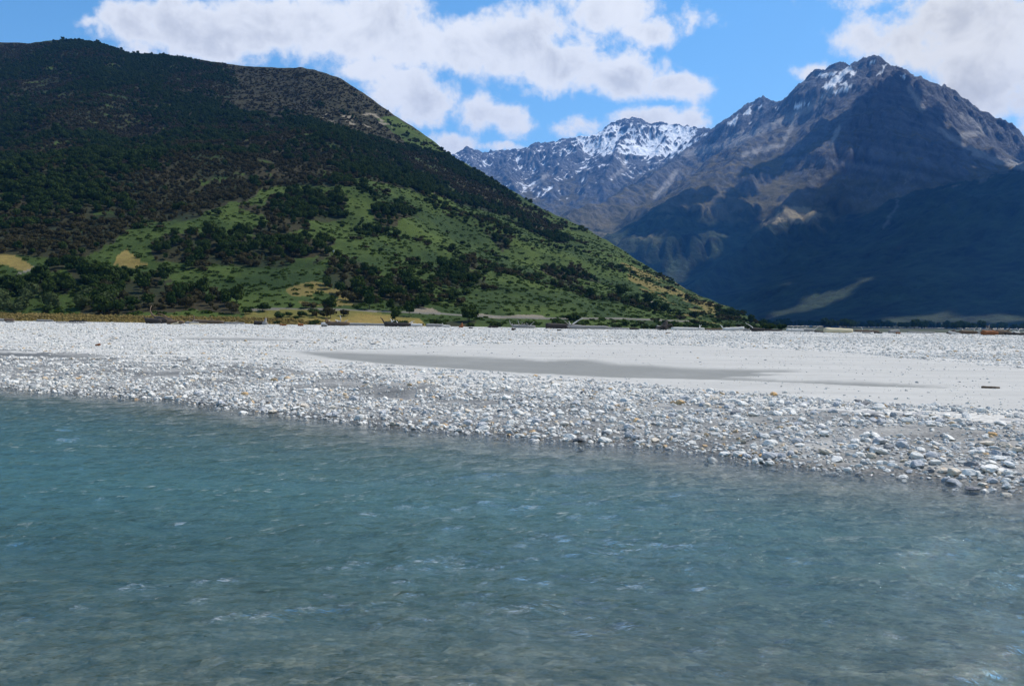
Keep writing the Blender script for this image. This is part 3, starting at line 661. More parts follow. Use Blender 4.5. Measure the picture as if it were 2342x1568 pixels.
def blob(rs, lobes, n, size, core=True, upbias=0.2):
    """leaf clumps spread through a few lobes; lobes = [(centre, radii)]"""
    V, Fc, L = [], [], []
    vol = np.array([r[0] * r[1] * r[2] for _, r in lobes]) ** .67; vol = vol / vol.sum()
    for _ in range(n):
        c, r = lobes[rs.choice(len(lobes), p=vol)]
        d = rs.normal(size=3); d /= np.linalg.norm(d)
        if d[2] < -.55: d[2] *= -.6
        k = rs.uniform(.62, 1.08)
        p = np.array(c) + d * np.array(r) * k
        nn = d + rs.normal(0, .45, 3) + np.array([0, 0, upbias]); nn /= np.linalg.norm(nn)
        t = np.cross(nn, rs.normal(size=3)); t /= np.linalg.norm(t); q = np.cross(nn, t)
        s_ = size * rs.uniform(.6, 1.35); e = s_ * rs.uniform(.5, .9)
        i = len(V)
        V += [p - t * s_, p + q * e + nn * s_ * .15, p + t * s_ * rs.uniform(.7, 1.1) - nn * s_ * .2, p - q * e * rs.uniform(.7, 1.1)]
        Fc.append((i, i + 1, i + 2, i + 3)); L += [rs.uniform(0, 1) ** 1.5] * 4
    if core:
        for c, r in lobes:
            i = len(V); ring = []
            for (z, k) in ((-.62, .55), (0, .74), (.55, .55)):
                for a in range(6):
                    w = rs.uniform(.85, 1.1)
                    V.append(np.array(c) + np.array([math.cos(a * 1.047) * r[0] * k * w, math.sin(a * 1.047) * r[1] * k * w, z * r[2]])); L.append(0.)
            for q0 in (0, 6):
                for a in range(6): Fc.append((i + q0 + a, i + q0 + (a + 1) % 6, i + q0 + 6 + (a + 1) % 6, i + q0 + 6 + a))
            Fc.append((i + 12, i + 13, i + 14, i + 15)); Fc.append((i + 12, i + 15, i + 16, i + 17))
    return np.array(V), np.array(Fc), np.array(L, np.float32)
def foliage(name, seed, lobes, n, size, m, core=True):
    V, Fc, L = blob(np.random.default_rng(seed), lobes, n, size, core)
    return mesh_np(name, V, Fc, m, False, {'leaf': ('FLOAT', L)})
def tubes(name, segs, m, nseg=6):
    """segs: list of polylines [(x,y,z,r),...] swept into one mesh"""
    V, Fc = [], []
    for P in segs:
        P = np.array(P, float); base = len(V)
        for k in range(len(P)):
            d = P[min(k + 1, len(P) - 1), :3] - P[max(k - 1, 0), :3]; d /= np.linalg.norm(d) + 1e-9
            a = np.cross(d, [0.13, .27, .95] if abs(d[2]) < .9 else [1, 0, 0]); a /= np.linalg.norm(a); c = np.cross(d, a)
            for q in range(nseg):
                th = 2 * math.pi * q / nseg
                V.append(P[k, :3] + P[k, 3] * (math.cos(th) * a + math.sin(th) * c))
        for k in range(len(P) - 1):
            for q in range(nseg):
                Fc.append((base + k * nseg + q, base + k * nseg + (q + 1) % nseg, base + (k + 1) * nseg + (q + 1) % nseg, base + (k + 1) * nseg + q))
        for e, rev in ((base, True), (base + (len(P) - 1) * nseg, False)):
            r_ = [e + q for q in range(nseg)]
            if rev: r_ = r_[::-1]
            for q in range(1, nseg - 1, 2): Fc.append((r_[0], r_[q], r_[q + 1], r_[(q + 2) % nseg] if q + 2 < nseg else r_[0]))
    me = bpy.data.meshes.new(name); me.from_pydata([tuple(v) for v in V], [], [tuple(dict.fromkeys(f)) for f in Fc]); me.materials.append(m)
    for p in me.polygons: p.use_smooth = True
    me.update(); return me
rs0 = np.random.default_rng(21)
def tree_lobes(rs, h, w, k):
    L = [((0, 0, h * .52), (w * .5, w * .5, h * .36))]
    for i in range(k):
        a = rs.uniform(0, 6.28); rr_ = rs.uniform(.18, .36) * w
        L.append(((math.cos(a) * rr_, math.sin(a) * rr_, h * rs.uniform(.26, .8)), tuple(w * rs.uniform(.2, .34) * np.array([1, 1, .85]))))
    return L
def trunk_mesh(rs, h, w):
    segs = [[(0, 0, -.3, h * .032), (rs.normal(0, .1), rs.normal(0, .1), h * .3, h * .022), (rs.normal(0, .2), rs.normal(0, .2), h * .75, h * .008)]]
    for i in range(4):
        a = rs.uniform(0, 6.28); z0 = h * rs.uniform(.22, .45)
        segs.append([(0, 0, z0, h * .012), (math.cos(a) * w * .2, math.sin(a) * w * .2, z0 + h * .14, h * .008), (math.cos(a) * w * .36, math.sin(a) * w * .36, z0 + h * .26, h * .003)])
    return tubes('trunk', segs, m_bark, 5)
CR_B = [foliage('crown', 30 + i, tree_lobes(rs0, 8, 6.5, 6), 230, .62, M_BEECH) for i in range(4)]
CR_S = [foliage('crown', 40 + i, tree_lobes(rs0, 5, 4.6, 5), 170, .45, M_SCRUB) for i in range(3)]
CR_W = [foliage('crown', 50 + i, tree_lobes(rs0, 6, 5.4, 6), 220, .5, M_WILLOW) for i in range(2)]
TRK = [trunk_mesh(rs0, 6.5, 6.0) for _ in range(3)]
TRS = [trunk_mesh(rs0, 3.8, 4.0) for _ in range(3)]
def shrub_lobes(rs, h, w):
    return [((rs.normal(0, w * .22), rs.normal(0, w * .22), h * rs.uniform(.35, .6)), (w * rs.uniform(.25, .4), w * rs.uniform(.25, .4), h * rs.uniform(.3, .42))) for _ in range(4)]
SH_G = [foliage('shrub', 60 + i, shrub_lobes(rs0, 2.2, 2.8), 110, .34, M_SHRUB) for i in range(4)]
SH_D = [foliage('shrub', 70 + i, shrub_lobes(rs0, 2.2, 2.8), 110, .34, M_SCRUB) for i in range(3)]
SH_B = [foliage('shrub', 80 + i, shrub_lobes(rs0, 2.4, 2.8), 110, .34, M_BEECH) for i in range(2)]
FERN = [foliage('fern', 90 + i, [((0, 0, .25), (.9, .9, .5))], 34, .34, M_FERN, False) for i in range(3)]
GOLD = [foliage('tussock', 95 + i, [((0, 0, .2), (.5, .5, .45))], 26, .22, M_GOLD, False) for i in range(2)]
STEM = tubes('stem', [[(0, 0, -.2, .07), (.1, .05, .7, .05), (.2, .2, 1.3, .02)], [(0, 0, 0, .05), (-.2, .1, .7, .04), (-.4, .2, 1.2, .02)]], m_bark, 5)
def protos(name, meshes):
    return proto_collection(name, [bpy.data.objects.new('%s_%02d' % (name, i), me) for i, me in enumerate(meshes)])
PC_FOREST = protos('forest_kinds', CR_B + CR_S)       # 0-3 beech, 4-6 scrub
PC_SHRUB = protos('shrub_kinds', SH_G + SH_D + SH_B)   # 0-3, 4-6, 7-8
PC_FERN = protos('fern_kinds', FERN)
PC_GOLD = protos('tussock_kinds', GOLD)

# sample the hillside
area = np.zeros(HX.shape)
dA = np.abs(np.gradient(HX, axis=1)) * np.abs(np.gradient(HD, axis=0))
dA = np.where((S >= 0.004) & (S <= 0.99), dA, 0)
def sample(weight, spacing_area, seed):
    w = (dA * weight).ravel(); tot = w.sum(); n = int(tot / spacing_area)
    rs = np.random.default_rng(seed)
    i = rs.choice(len(w), n, p=w / tot)
    r_, c_ = np.unravel_index(i, HX.shape)
    r_ = np.clip(r_, 1, HX.shape[0] - 2); c_ = np.clip(c_, 1, HX.shape[1] - 2)
    a, bb = rs.uniform(-.5, .5, n), rs.uniform(-.5, .5, n)
    def it(F): return F[r_, c_] + a * (F[r_ + 1, c_] - F[r_ - 1, c_]) * .5 + bb * (F[r_, c_ + 1] - F[r_, c_ - 1]) * .5
    return np.stack([it(HX), it(HD), it(HZ)], -1), HEA[r_, c_], rs
vis = (hpx > -260)
P_T, _, rsT = sample(HDF * vis * np.clip(HD / 700, .6, 1), 6.0, 1)
nT = len(P_T)
tpx, tpy, tw = project(*P_T.T)
kindn = fbm(P_T[:, 0] / 120, P_T[:, 1] / 120, 501, 3)
is_scrub = (kindn + rsT.normal(0, .20, nT)) > -0.08
scT = np.where(is_scrub, rsT.uniform(.6, 1.05, nT), rsT.uniform(.65, 1.15, nT))
scT = scT * np.interp(P_T[:, 1], [220, 320, 420, 800, 1300], [.55, .55, .58, .50, .44]) * rsT.lognormal(0, .22, nT)
idT = np.where(is_scrub, rsT.integers(4, 7, nT), rsT.integers(0, 4, nT))
rotT = rsT.uniform(0, 6.28, nT)
P_S, heS, rsS = sample(HDS * vis, 15.0, 2)
nS = len(P_S); spx, spy, sw = project(*P_S.T)
scS = rsS.lognormal(-.3, .42, nS).clip(.35, 2.1) * np.where(heS, .75, 1)
darkS = (fbm(P_S[:, 0] / 80, P_S[:, 1] / 80, 505, 3) + rsS.normal(0, .3, nS)) > .05
idS = np.where(heS, rsS.integers(4, 7, nS), np.where(darkS, rsS.integers(4, 9, nS), rsS.integers(0, 4, nS))); rotS = rsS.uniform(0, 6.28, nS)
# the ones that show largest become individuals
inf_ = (tpx > 5) & (tpx < 2337)
szT = np.where(inf_, scT / tw, 0); pickT = np.argsort(-szT)[:170]
szS = np.where((spx > 5) & (spx < 2337), scS / sw, 0); pickS = np.argsort(-szS)[:230]
mT = np.ones(nT, bool); mT[pickT] = False; mS = np.ones(nS, bool); mS[pickS] = False
def vec(a, bb, c): return np.stack([a, bb, c], -1)
scatter('forest', P_T[mT], vec(scT, scT, scT * rsT.uniform(.85, 1.2, nT))[mT], vec(rotT * 0, rotT * 0, rotT)[mT], idT[mT], PC_FOREST)
scatter('hillside_scrub', P_S[mS], vec(scS, scS, scS * rsS.uniform(.75, 1.1, nS))[mS], vec(rotS * 0, rotS * 0, rotS)[mS], idS[mS], PC_SHRUB)
P_F, _, rsF = sample(HDG * vis * (HD < 760), 15.0, 3)
nF = len(P_F); scF = rsF.lognormal(-.25, .45, nF).clip(.3, 1.7); rF = rsF.uniform(0, 6.28, nF)
scatter('bracken', P_F, vec(scF, scF, scF * .75), vec(rF * 0, rF * 0, rF), rsF.integers(0, 3, nF), PC_FERN)
MARKS = [(20, 'short brown log'), (150, 'long grey pole'), (375, 'big driftwood pile'), (470, 'long brown log'), (606, 'upright grey stump'), (690, 'rusty wood chunk'), (775, 'root tangle'), (845, 'very long thin log'), (910, 'dark brown log'),
         (1000, 'pale grey log'), (1055, 'small reddish stump'), (1200, 'tangled branch pile'), (1284, 'long black log'), (1350, 'grey split log'), (1440, 'low grey log'), (1520, 'big black stump'), (1680, 'thick white log'), (1740, 'tip of the hill'),
         (1820, 'bleached log'), (1918, 'cream log'), (2045, 'humped grey log'), (2180, 'black root clump'), (2265, 'rusty log'), (2325, 'slanting grey log')]
ONES = 'first second third fourth fifth sixth seventh eighth ninth tenth eleventh twelfth thirteenth fourteenth fifteenth sixteenth seventeenth eighteenth nineteenth twentieth'.split()
def nth(k):
    if k <= 20: return ONES[k - 1]
    t = {2: 'twenty', 3: 'thirty', 4: 'forty', 5: 'fifty', 6: 'sixty', 7: 'seventy'}[k // 10]
    return t + ' ' + ONES[k % 10 - 1] if k % 10 else t[:-1] + 'ieth'
NAMING = {}
def later(o, key, px, order, form):
    """name o once all of its kind stand: order sorts it among those that share key (and the landmark below or above, when the form asks for one)"""
    mk = min(MARKS, key=lambda q: abs(q[0] - px))[1] if '{m}' in form else ''
    NAMING.setdefault((key, mk), []).append((order, o, form))
def name_all():
    for (key, mk), L in NAMING.items():
        L.sort(key=lambda q: q[0])
        for k, (_, o, form) in enumerate(L):
            f = form
            if '{big}' in f: f = f.replace('{big}', 'largest' if k == 0 else nth(k + 1) + ' largest')
            if '{up}' in f: f = f.replace('{up}', '' if len(L) == 1 else ', %s one up' % nth(k + 1))
            o['label'] = f.replace('{n}', nth(k + 1)).replace('{m}', mk)
def pxy(p):
    a, c, _ = project(np.array([float(p[0])]), np.array([float(p[1])]), np.array([float(p[2])])); return float(a[0]), float(c[0])
def place(name, label, cat, group, loc, rz, sc, parts):
    e = bpy.data.objects.new(name, None); e.empty_display_size = .5; COL.objects.link(e)
    e.location = loc; e.rotation_euler = (0, 0, rz); e.scale = sc
    tag(e, label, cat, group)
    for nm, me in parts:
        o = bpy.data.objects.new(nm, me); COL.objects.link(o); o.parent = e
    return e
for q in pickT:
    k = int(idT[q]); s_ = float(scT[q])
    u_, v_ = pxy(P_T[q])
    if k < 4: e_ = place('tree', 'x', 'tree', 'dark green trees at the foot of the hill', P_T[q], float(rotT[q]), (s_, s_, s_), [('crown', CR_B[k]), ('trunk', TRK[k % 3])])
    else: e_ = place('tree', 'x', 'tree', 'brownish scrub trees on the lower hillside', P_T[q], float(rotT[q]), (s_, s_, s_), [('crown', CR_S[k - 4]), ('trunk', TRS[k % 3])])
    later(e_, 'T%d' % (k < 4), u_, -v_, 'dark green tree on the hillside above the {m}{up}' if k < 4 else 'brownish scrubby tree on the hillside above the {m}{up}')
ALLS = SH_G + SH_D + SH_B
for q in pickS:
    k = int(idS[q]); s_ = float(scS[q])
    grp = 'green bushes on the lower slope' if k < 4 else 'dark bushes on the lower slope'
    e_ = place('shrub', 'x', 'bush', grp, P_S[q], float(rotS[q]), (s_, s_, s_ * .9), [('foliage', ALLS[k]), ('stem', STEM)])
    u_, v_ = pxy(P_S[q]); later(e_, 'S%d' % (k < 4), u_, -v_, ('green' if k < 4 else 'dark') + ' bush on the grassy slope above the {m}{up}')

# the band of bushes, willows and dry grass behind the driftwood
def at_px(px, D, z=None):
    d = ray(px, 735.0)[0]; return float(d[0] * D), D, (0.42 if z is None else z)
rb = np.random.default_rng(61)
def hill_z(x, y):
    d2 = (HX - x) ** 2 + (HD - y) ** 2; i = int(np.argmin(d2)); return float(HZ.ravel()[i])
for k in range(46):
    px = rb.uniform(985, 1790) if k < 34 else rb.uniform(560, 985)
    D = rb.uniform(217, 232) if px < 1300 else rb.uniform(217, 300)
    x, y, z = at_px(px, D)
    s_ = rb.uniform(.7, 1.35) * (1 if k < 34 else .8); m = int(rb.integers(0, 6))
    me = (SH_G + SH_B)[m]
    e_ = place('shrub', 'x', 'bush', 'green bushes behind the driftwood', (x, y, max(z, hill_z(x, y)) - .1), rb.uniform(0, 6.28), (s_ * 1.2, s_ * 1.2, s_), [('foliage', me), ('stem', STEM)])
    later(e_, 'B', px, px, '{n} leafy bush from the left in the low row right behind the driftwood')
for k in range(16):
    px = rb.uniform(-40, 125) if k < 11 else rb.uniform(180, 300)
    x, y, z = at_px(px, rb.uniform(224, 250)); s_ = rb.uniform(.55, .95)
    e_ = place('tree', 'x', 'tree', 'olive willows at the left foot of the hill', (x, y, hill_z(x, y) - .1), rb.uniform(0, 6.28), (s_, s_, s_), [('crown', CR_W[k % 2]), ('trunk', TRS[k % 3])])
    later(e_, 'W', px, px, '{n} pale olive willow from the left at the left foot of the hill')
for k in range(17):
    px = rb.uniform(300, 560) if k < 13 else rb.uniform(740, 960)
    x, y, z = at_px(px, rb.uniform(226, 262)); s_ = rb.uniform(.42, .85)
    e_ = place('tree', 'x', 'tree', 'dark trees above the yellow grass strip', (x, y, hill_z(x, y) - .1), rb.uniform(0, 6.28), (s_ * .85, s_ * .85, s_ * 1.1), [('crown', CR_B[k % 4]), ('trunk', TRK[k % 3])])
    later(e_, 'R', px, px, '{n} tall dark tree from the left in the row above the yellow grass strip')
gp = []
for k in range(2200):
    px = rb.uniform(-150, 980); D = rb.uniform(214.5, 224)
    x, y, z = at_px(px, D); gp.append((x, y, z))
gp = np.array([(x, y, hill_z(x, y)) for x, y, z in gp])
sc_ = rb.uniform(.6, 1.3, len(gp)); ro_ = rb.uniform(0, 6.28, len(gp))
scatter('dry_grass', gp, vec(sc_, sc_, sc_), vec(ro_ * 0, ro_ * 0, ro_), rb.integers(0, 2, len(gp)), PC_GOLD)
# trees on the valley floor below the mountains
vp, vs = [], []
for k in range(620):
    px = rb.uniform(1740, 2450); D = rb.uniform(900, 2300) ** 1.0
    if pnoise(np.array(px / 60.), np.array(D / 300.), 77) < .0: continue
    x, y, z = at_px(px, D); vp.append((x, y, .4)); vs.append(rb.uniform(.8, 1.7) * (1 + (D > 1500) * .4))
vp = np.array(vp); vs = np.array(vs); order = np.argsort(-(vs / vp[:, 1]))
for q in order[:60]:
    e_ = place('tree', 'x', 'tree', 'distant trees on the valley floor', vp[q], rb.uniform(0, 6.28), (vs[q],) * 3, [('crown', CR_B[q % 4]), ('trunk', TRK[q % 3])])
    u_, v_ = pxy(vp[q]); later(e_, 'V', u_, u_, '{n} distant tree from the left on the flat valley floor below the mountains')
r_ = order[60:]; ro_ = rb.uniform(0, 6.28, len(r_))
scatter('distant_woods', vp[r_], vec(vs, vs, vs)[r_], vec(ro_ * 0, ro_ * 0, ro_), rb.integers(0, 4, len(r_)), PC_FOREST)

# ------------------------------------------------------------------ stones
def stone_mesh(name, seed, sub, m):
    bm = bmesh.new(); bmesh.ops.create_icosphere(bm, subdivisions=sub, radius=.5)
    rs = np.random.default_rng(seed); pl = [(v / np.linalg.norm(v), rs.uniform(.25, .43)) for v in rs.normal(size=(7, 3))]
    ax = np.array([1, rs.uniform(.62, .88), rs.uniform(.42, .66)])
    for v in bm.verts:
        p = np.array(v.co)
        for n, d in pl:
            t = p @ n
            if t > d: p = p - n * (t - d) * .95
        p = p * (1 + .05 * rs.normal()) * ax
        v.co = p
    me = bpy.data.meshes.new(name); bm.to_mesh(me); bm.free()
    for p in me.polygons: p.use_smooth = False
    me.materials.append(m); return me
def stone_mat(name, ramp):
    m, b = mat(name)
    oi = b.n('ShaderNodeObjectInfo').outputs['Random']
    oc = b.n('ShaderNodeTexCoord').outputs['Object']
    rp = b.n('ShaderNodeValToRGB', {'Fac': oi}); el = rp.color_ramp.elements
    for i, (p, c) in enumerate(ramp):
        e = el[i] if i < 2 else el.new(p)
        e.position = p; e.color = (*c, 1)
    n1 = b.noise(oc, 3.0, 4, .6); n2 = b.noise(oc, 14, 3, .6)
    c = b.mix(b.mr(n1, .35, .7, 0, .35), rp.outputs[0], (.30, .29, .27))
    c = b.mix(b.mr(n2, .5, .75, 0, .3), c, (.62, .61, .59))
    bmp = b.n('ShaderNodeBump', {'Height': n2, 'Strength': .35, 'Distance': .02}).outputs[0]
    b.out(principled(b, c, .8, bmp, .35)); return m
M_ST = stone_mat('river_stone', [(0, (.22, .22, .22)), (.07, (.36, .355, .34)), (.22, (.50, .485, .44)), (.55, (.66, .635, .575)), (.90, (.80, .765, .69)), (.955, (.58, .49, .36)), (.99, (.52, .33, .15))])
STN = [stone_mesh('stone', 700 + i, 1 if i < 6 else 2, M_ST) for i in range(9)]
PC_ST = protos('stone_kinds', STN[:6])
PC_ST2 = protos('cobble_kinds', STN[6:])
M_PALE = stone_mat('pale_stone', [(0, (.62, .60, .545)), (1, (.82, .785, .71))])
M_GREY = stone_mat('grey_stone', [(0, (.36, .365, .37)), (1, (.50, .50, .50))])
M_DARK = stone_mat('dark_stone', [(0, (.12, .12, .125)), (1, (.22, .22, .225))])
M_TAN = stone_mat('tan_stone', [(0, (.56, .47, .35)), (1, (.66, .57, .45))])
M_ORNG = stone_mat('orange_stone', [(0, (.55, .30, .10)), (1, (.60, .38, .16))])
SM = {k: [stone_mesh('stone', 740 + i * 3 + j, 3, m) for i in range(5)] for j, (k, m) in enumerate((('pale', M_PALE), ('grey', M_GREY), ('dark', M_DARK), ('tan', M_TAN), ('orange', M_ORNG)))}
def stones(d0, d1, dens, smin, med, sig, smax, seed):
    rs = np.random.default_rng(seed)
    a = .70 * (d1 * d1 - d0 * d0); n = int(a * dens)
    y = np.sqrt(rs.uniform(d0 * d0, d1 * d1, n)); x = y * rs.uniform(-.70, .70, n)
    z, sd = ground_z(x, y); sand, silt = zones(x, y, z)
    cl = fbm(x * .5, y * .8, 601, 3); cl2 = fbm(x * .12, y * .3, 605, 2)
    p = np.clip(.55 + 1.7 * cl + .6 * cl2, .06, 1) * np.where(sand > 0, .06, 1) * np.where(silt > 0, .03, 1) * (sd > -.5) * np.where(sd < 0, .5, 1)
    p = np.where((sd > -.35) & (sd < 2.5), np.maximum(p, .5), p)
    p = p * np.where(sd < -.3, .4, 1)
    keep = rs.uniform(size=n) < p
    x, y, z, sd = x[keep], y[keep], z[keep], sd[keep]
    s_ = (med * rs.lognormal(0, sig, len(x))).clip(smin, smax)
    s_ *= np.where(sand[keep] > 0, .6, 1) * np.where(sd > 8, .9, 1.0)
    return x, y, z, s_, sd
sets = [stones(8, 24, 260, .022, .056, .55, .24, 801), stones(24, 48, 75, .04, .080, .5, .30, 802), stones(48, 110, 8, .08, .15, .45, .42, 803), stones(110, 212, 1.3, .14, .24, .4, .55, 804)]
sx, sy, sz, ss, ssd = [np.concatenate([q[i] for q in sets]) for i in range(5)]
rsn = np.random.default_rng(9); n = len(sx)
ppx, ppy, pw = project(sx, sy, sz)
szp = np.where((ppx > 4) & (ppx < 2338) & (ssd > -.3), ss / pw, 0)
pick = np.argsort(-szp)[:280]
mk = np.ones(n, bool); mk[pick] = False
rot = vec(rsn.normal(0, .18, n), rsn.normal(0, .18, n), rsn.uniform(0, 6.28, n))
big = mk & (pw < 24)
sma = mk & ~big
scatter('river_pebbles', vec(sx, sy, sz + ss * .08)[sma], vec(ss, ss, ss)[sma], rot[sma], rsn.integers(0, 6, n)[sma], PC_ST)
scatter('shore_pebbles', vec(sx, sy, sz + ss * .08)[big], vec(ss, ss, ss)[big], rot[big], rsn.integers(0, 3, n)[big], PC_ST2)
LB = {'pale': 'white', 'grey': 'grey', 'dark': 'dark', 'tan': 'tan', 'orange': 'orange stained'}
for q in pick:
    kd = rsn.choice(['pale', 'grey', 'dark', 'tan', 'orange'], p=[.56, .27, .06, .085, .025])
    o = link(bpy.data.objects.new('stone', SM[kd][int(rsn.integers(0, 5))]))
    s_ = float(ss[q]); o.location = (sx[q], sy[q], sz[q] + s_ * .10); o.rotation_euler = rot[q]; o.scale = (s_,) * 3
    zn = ('at the water edge', 'on the wet sand', 'on the stony slope')[0 if ssd[q] < .5 else 1 if ssd[q] < 2 else 2]
    tag(o, 'x', 'stone', '%s stones %s' % (LB[kd], zn))
    later(o, kd + zn, ppx[q], -szp[q], '{big} %s stone %s below the {m}' % (LB[kd], zn))
HERO = [ # px2500, py2500, length px2500, kind, flatten, rot, label
 (2418, 1155, 50, 'pale', .85, .5, 'large white slab stone leaning at the right end of the waterline'),
 (2366, 1158, 36, 'pale', 1.2, .2, 'large round white boulder left of the leaning slab stone at the waterline'),
 (2386, 1158, 24, 'pale', 1.3, 1.2, 'upright white stone squeezed between the round boulder and the slab'),
 (2331, 1156, 36, 'tan', 1.0, .3, 'tan boulder at the left of the big boulder cluster by the water'),
 (2374, 1183, 36, 'dark', .6, -.1, 'flat dark stone lying in the shallow water below the boulders'),
 (2330, 1183, 15, 'grey', 1.0, .7, 'small grey stone poking out of the water left of the flat dark stone'),
 (2456, 1196, 28, 'tan', .9, .1, 'tan and white stone sitting in the water at the far right'),
 (2409, 1110, 34, 'tan', .8, -.3, 'tan stone on the wet sand above the boulder cluster'),
 (2284, 1138, 30, 'pale', .8, -.4, 'white stone with a dark hollow left of the boulder cluster'),
 (1860, 1112, 17, 'orange', 1.0, .5, 'rounded orange stone at the water edge near the middle right'),
 (1815, 1108, 26, 'orange', .6, .1, 'flat orange brown stone at the water edge beside the rounded orange stone'),
 (832, 932, 15, 'orange', 1.0, 0, 'bright orange stone lying alone among white pebbles left of centre'),
 (598, 1000, 9, 'orange', 1.0, 0, 'small orange stone standing in the water off the left shore'),
 (412, 968, 22, 'pale', .9, .3, 'big white stone at the left waterline, right of its dark neighbour'),
 (372, 962, 20, 'pale', 1.0, .8, 'white stone with a dark base at the left waterline'),
 (2148, 1025, 22, 'pale', 1.1, .4, 'round white stone high on the stony slope at the right'),
 (2312, 1052, 26, 'pale', 1.1, .9, 'pair stone, white and tall, on the right stony slope'),
 (2282, 1055, 20, 'pale', 1.1, .2, 'round white stone just left of the tall white stone on the right slope')]
for (px, py, lp, kd, fl, rz, lab) in HERO:
    px, py, lp = px * .9368, py * .9368, lp * .9368
    x, y = at_z(px, py, .05); x, y = float(x[0]), float(y[0]); z, sd = ground_z(np.array([x]), np.array([y])); z = max(float(z[0]), -.03)
    s_ = lp / 1827 * y * 1.05
    o = link(bpy.data.objects.new('stone', SM[kd][hash_ % 5 if (hash_ := int(px)) else 0])); o.location = (x, y, z + s_ * .16); o.rotation_euler = (rz * .3, rz * .2, rz); o.scale = (s_, s_, s_ * fl)
    tag(o, lab, 'stone', 'larger stones along the shore')

# ------------------------------------------------------------------ driftwood along the back of the bar
def wood_mat(name, c0, c1):
    m, b = mat(name)
    oc = b.n('ShaderNodeTexCoord').outputs['Object']
    mp = b.n('ShaderNodeMapping', {'Vector': oc, 'Scale': (.5, 5, 5)}).outputs[0]
    n1 = b.noise(mp, 3, 6, .65); n2 = b.noise(oc, 1.2, 3, .5)
    c = b.mix(b.m('MULTIPLY', b.m('ADD', n1, n2), .5), c0, c1)
    bmp = b.n('ShaderNodeBump', {'Height': n1, 'Strength': .7, 'Distance': .05}).outputs[0]
    b.out(principled(b, c, .85, bmp, .2)); return m
WD = {'dark': wood_mat('dark_driftwood', (.015, .013, .012), (.07, .058, .048)), 'brown': wood_mat('brown_driftwood', (.055, .035, .022), (.20, .14, .09)),
      'grey': wood_mat('grey_driftwood', (.14, .13, .12), (.38, .36, .33)), 'pale': wood_mat('pale_driftwood', (.40, .37, .33), (.70, .67, .62)),
      'cream': wood_mat('cream_driftwood', (.52, .42, .25), (.74, .64, .44)), 'rust': wood_mat('rusty_driftwood', (.09, .03, .012), (.32, .12, .04))}
def gz1(x, y):
    z, _ = ground_z(np.array([float(x)]), np.array([float(y)])); return float(z[0])
def log_mesh(name, L, r, m, seed, bend=.05, n=12):
    rs = np.random.default_rng(seed); P = []
    ph = rs.uniform(0, 6.28)
    for k in range(n):
        t = k / (n - 1)
        P.append(((t - .5) * L, bend * L * math.sin(t * 3.1 + ph), r * .9 + .35 * bend * L * math.sin(t * 2.3 + ph * 2) * .4, r * (1.12 - .42 * t) * rs.uniform(.88, 1.1) * (.8 if k in (0, n - 1) else 1)))
    return tubes(name, [P], m, 8)
def stick_mesh(name, p0, p1, r, m, seed, curve=.12):
    rs = np.random.default_rng(seed); p0, p1 = np.array(p0), np.array(p1); L = np.linalg.norm(p1 - p0); off = rs.normal(0, curve, 3) * L
    return tubes(name, [[(*(p0 + (p1 - p0) * t + off * math.sin(t * 3.14)), r * (1 - .75 * t) + .01) for t in np.linspace(0, 1, 6)]], m, 5)
seedc = [1000]
def drift(px0, px1, D, rpx, wood, label, yaw=0.0, tilt=0.0, roots=0, branches=0, twigs=None, name='driftwood_log', bend=.04):
    seedc[0] += 1; rs = np.random.default_rng(seedc[0])
    xa = float(ray(px0, 740.)[0][0] * D); xb = float(ray(px1, 740.)[0][0] * D)
    L = abs(xb - xa) / max(math.cos(yaw), .3); r = 1.35 * rpx / 1827 * D
    x = (xa + xb) / 2
    e = bpy.data.objects.new(name, None); COL.objects.link(e); e.location = (x, D, gz1(x, D) - .04 * r); e.rotation_euler = (0, -tilt, yaw)
    tag(e, label, 'driftwood', 'driftwood along the back of the gravel bar')
    m = WD[wood]
    o = link(bpy.data.objects.new('trunk', log_mesh('trunk', L, r, m, seedc[0], bend)), e)
    for k in range(roots):
        a = rs.uniform(0, 3.14); l = r * rs.uniform(2.2, 4.2)
        link(bpy.data.objects.new('root', stick_mesh('root', (-L * .48, 0, r), (-L * .48 - l * rs.uniform(.1, .6), math.cos(a) * l * .7, r + math.sin(a) * l * .8), r * .35, m, seedc[0] * 10 + k, .15)), e)
    for k in range(branches):
        t = rs.uniform(-.35, .42); l = r * rs.uniform(2.5, 6)
        link(bpy.data.objects.new('branch', stick_mesh('branch', (t * L, 0, r), (t * L + l * rs.uniform(-.7, .9), rs.uniform(-.6, .6) * l, r + l * rs.uniform(.25, .7)), r * .3, WD[twigs or wood], seedc[0] * 10 + 50 + k, .12)), e)
    return e
def stump(px, D, hpx, wpx, wood, label, spikes=6):
    seedc[0] += 1; rs = np.random.default_rng(seedc[0]); x = float(ray(px, 745.)[0][0] * D)
    h, w = hpx / 1827 * D, wpx / 1827 * D
    e = bpy.data.objects.new('tree_stump', None); COL.objects.link(e); e.location = (x, D, gz1(x, D) - .05)
    tag(e, label, 'driftwood', 'driftwood along the back of the gravel bar')
    m = WD[wood]
    link(bpy.data.objects.new('trunk', tubes('trunk', [[(-w * .1, 0, 0, w * .42), (0, 0, h * .25, w * .36), (w * .05, 0, h * .55, w * .22), (w * .12, .05, h * .8, w * .14), (w * .14, .05, h, w * .05)]], m, 9)), e)
    for k in range(spikes):
        a = k * 6.28 / spikes + rs.uniform(-.4, .4); l = w * rs.uniform(.45, .8)
        link(bpy.data.objects.new('root', stick_mesh('root', (0, 0, h * .22), (math.cos(a) * l, math.sin(a) * l * .8, h * rs.uniform(-.02, .55)), w * .11, m, seedc[0] * 10 + k, .2)), e)
    return e
drift(0, 12, 196, 2.6, 'grey', 'grey log end at the far left edge of the gravel', branches=1)
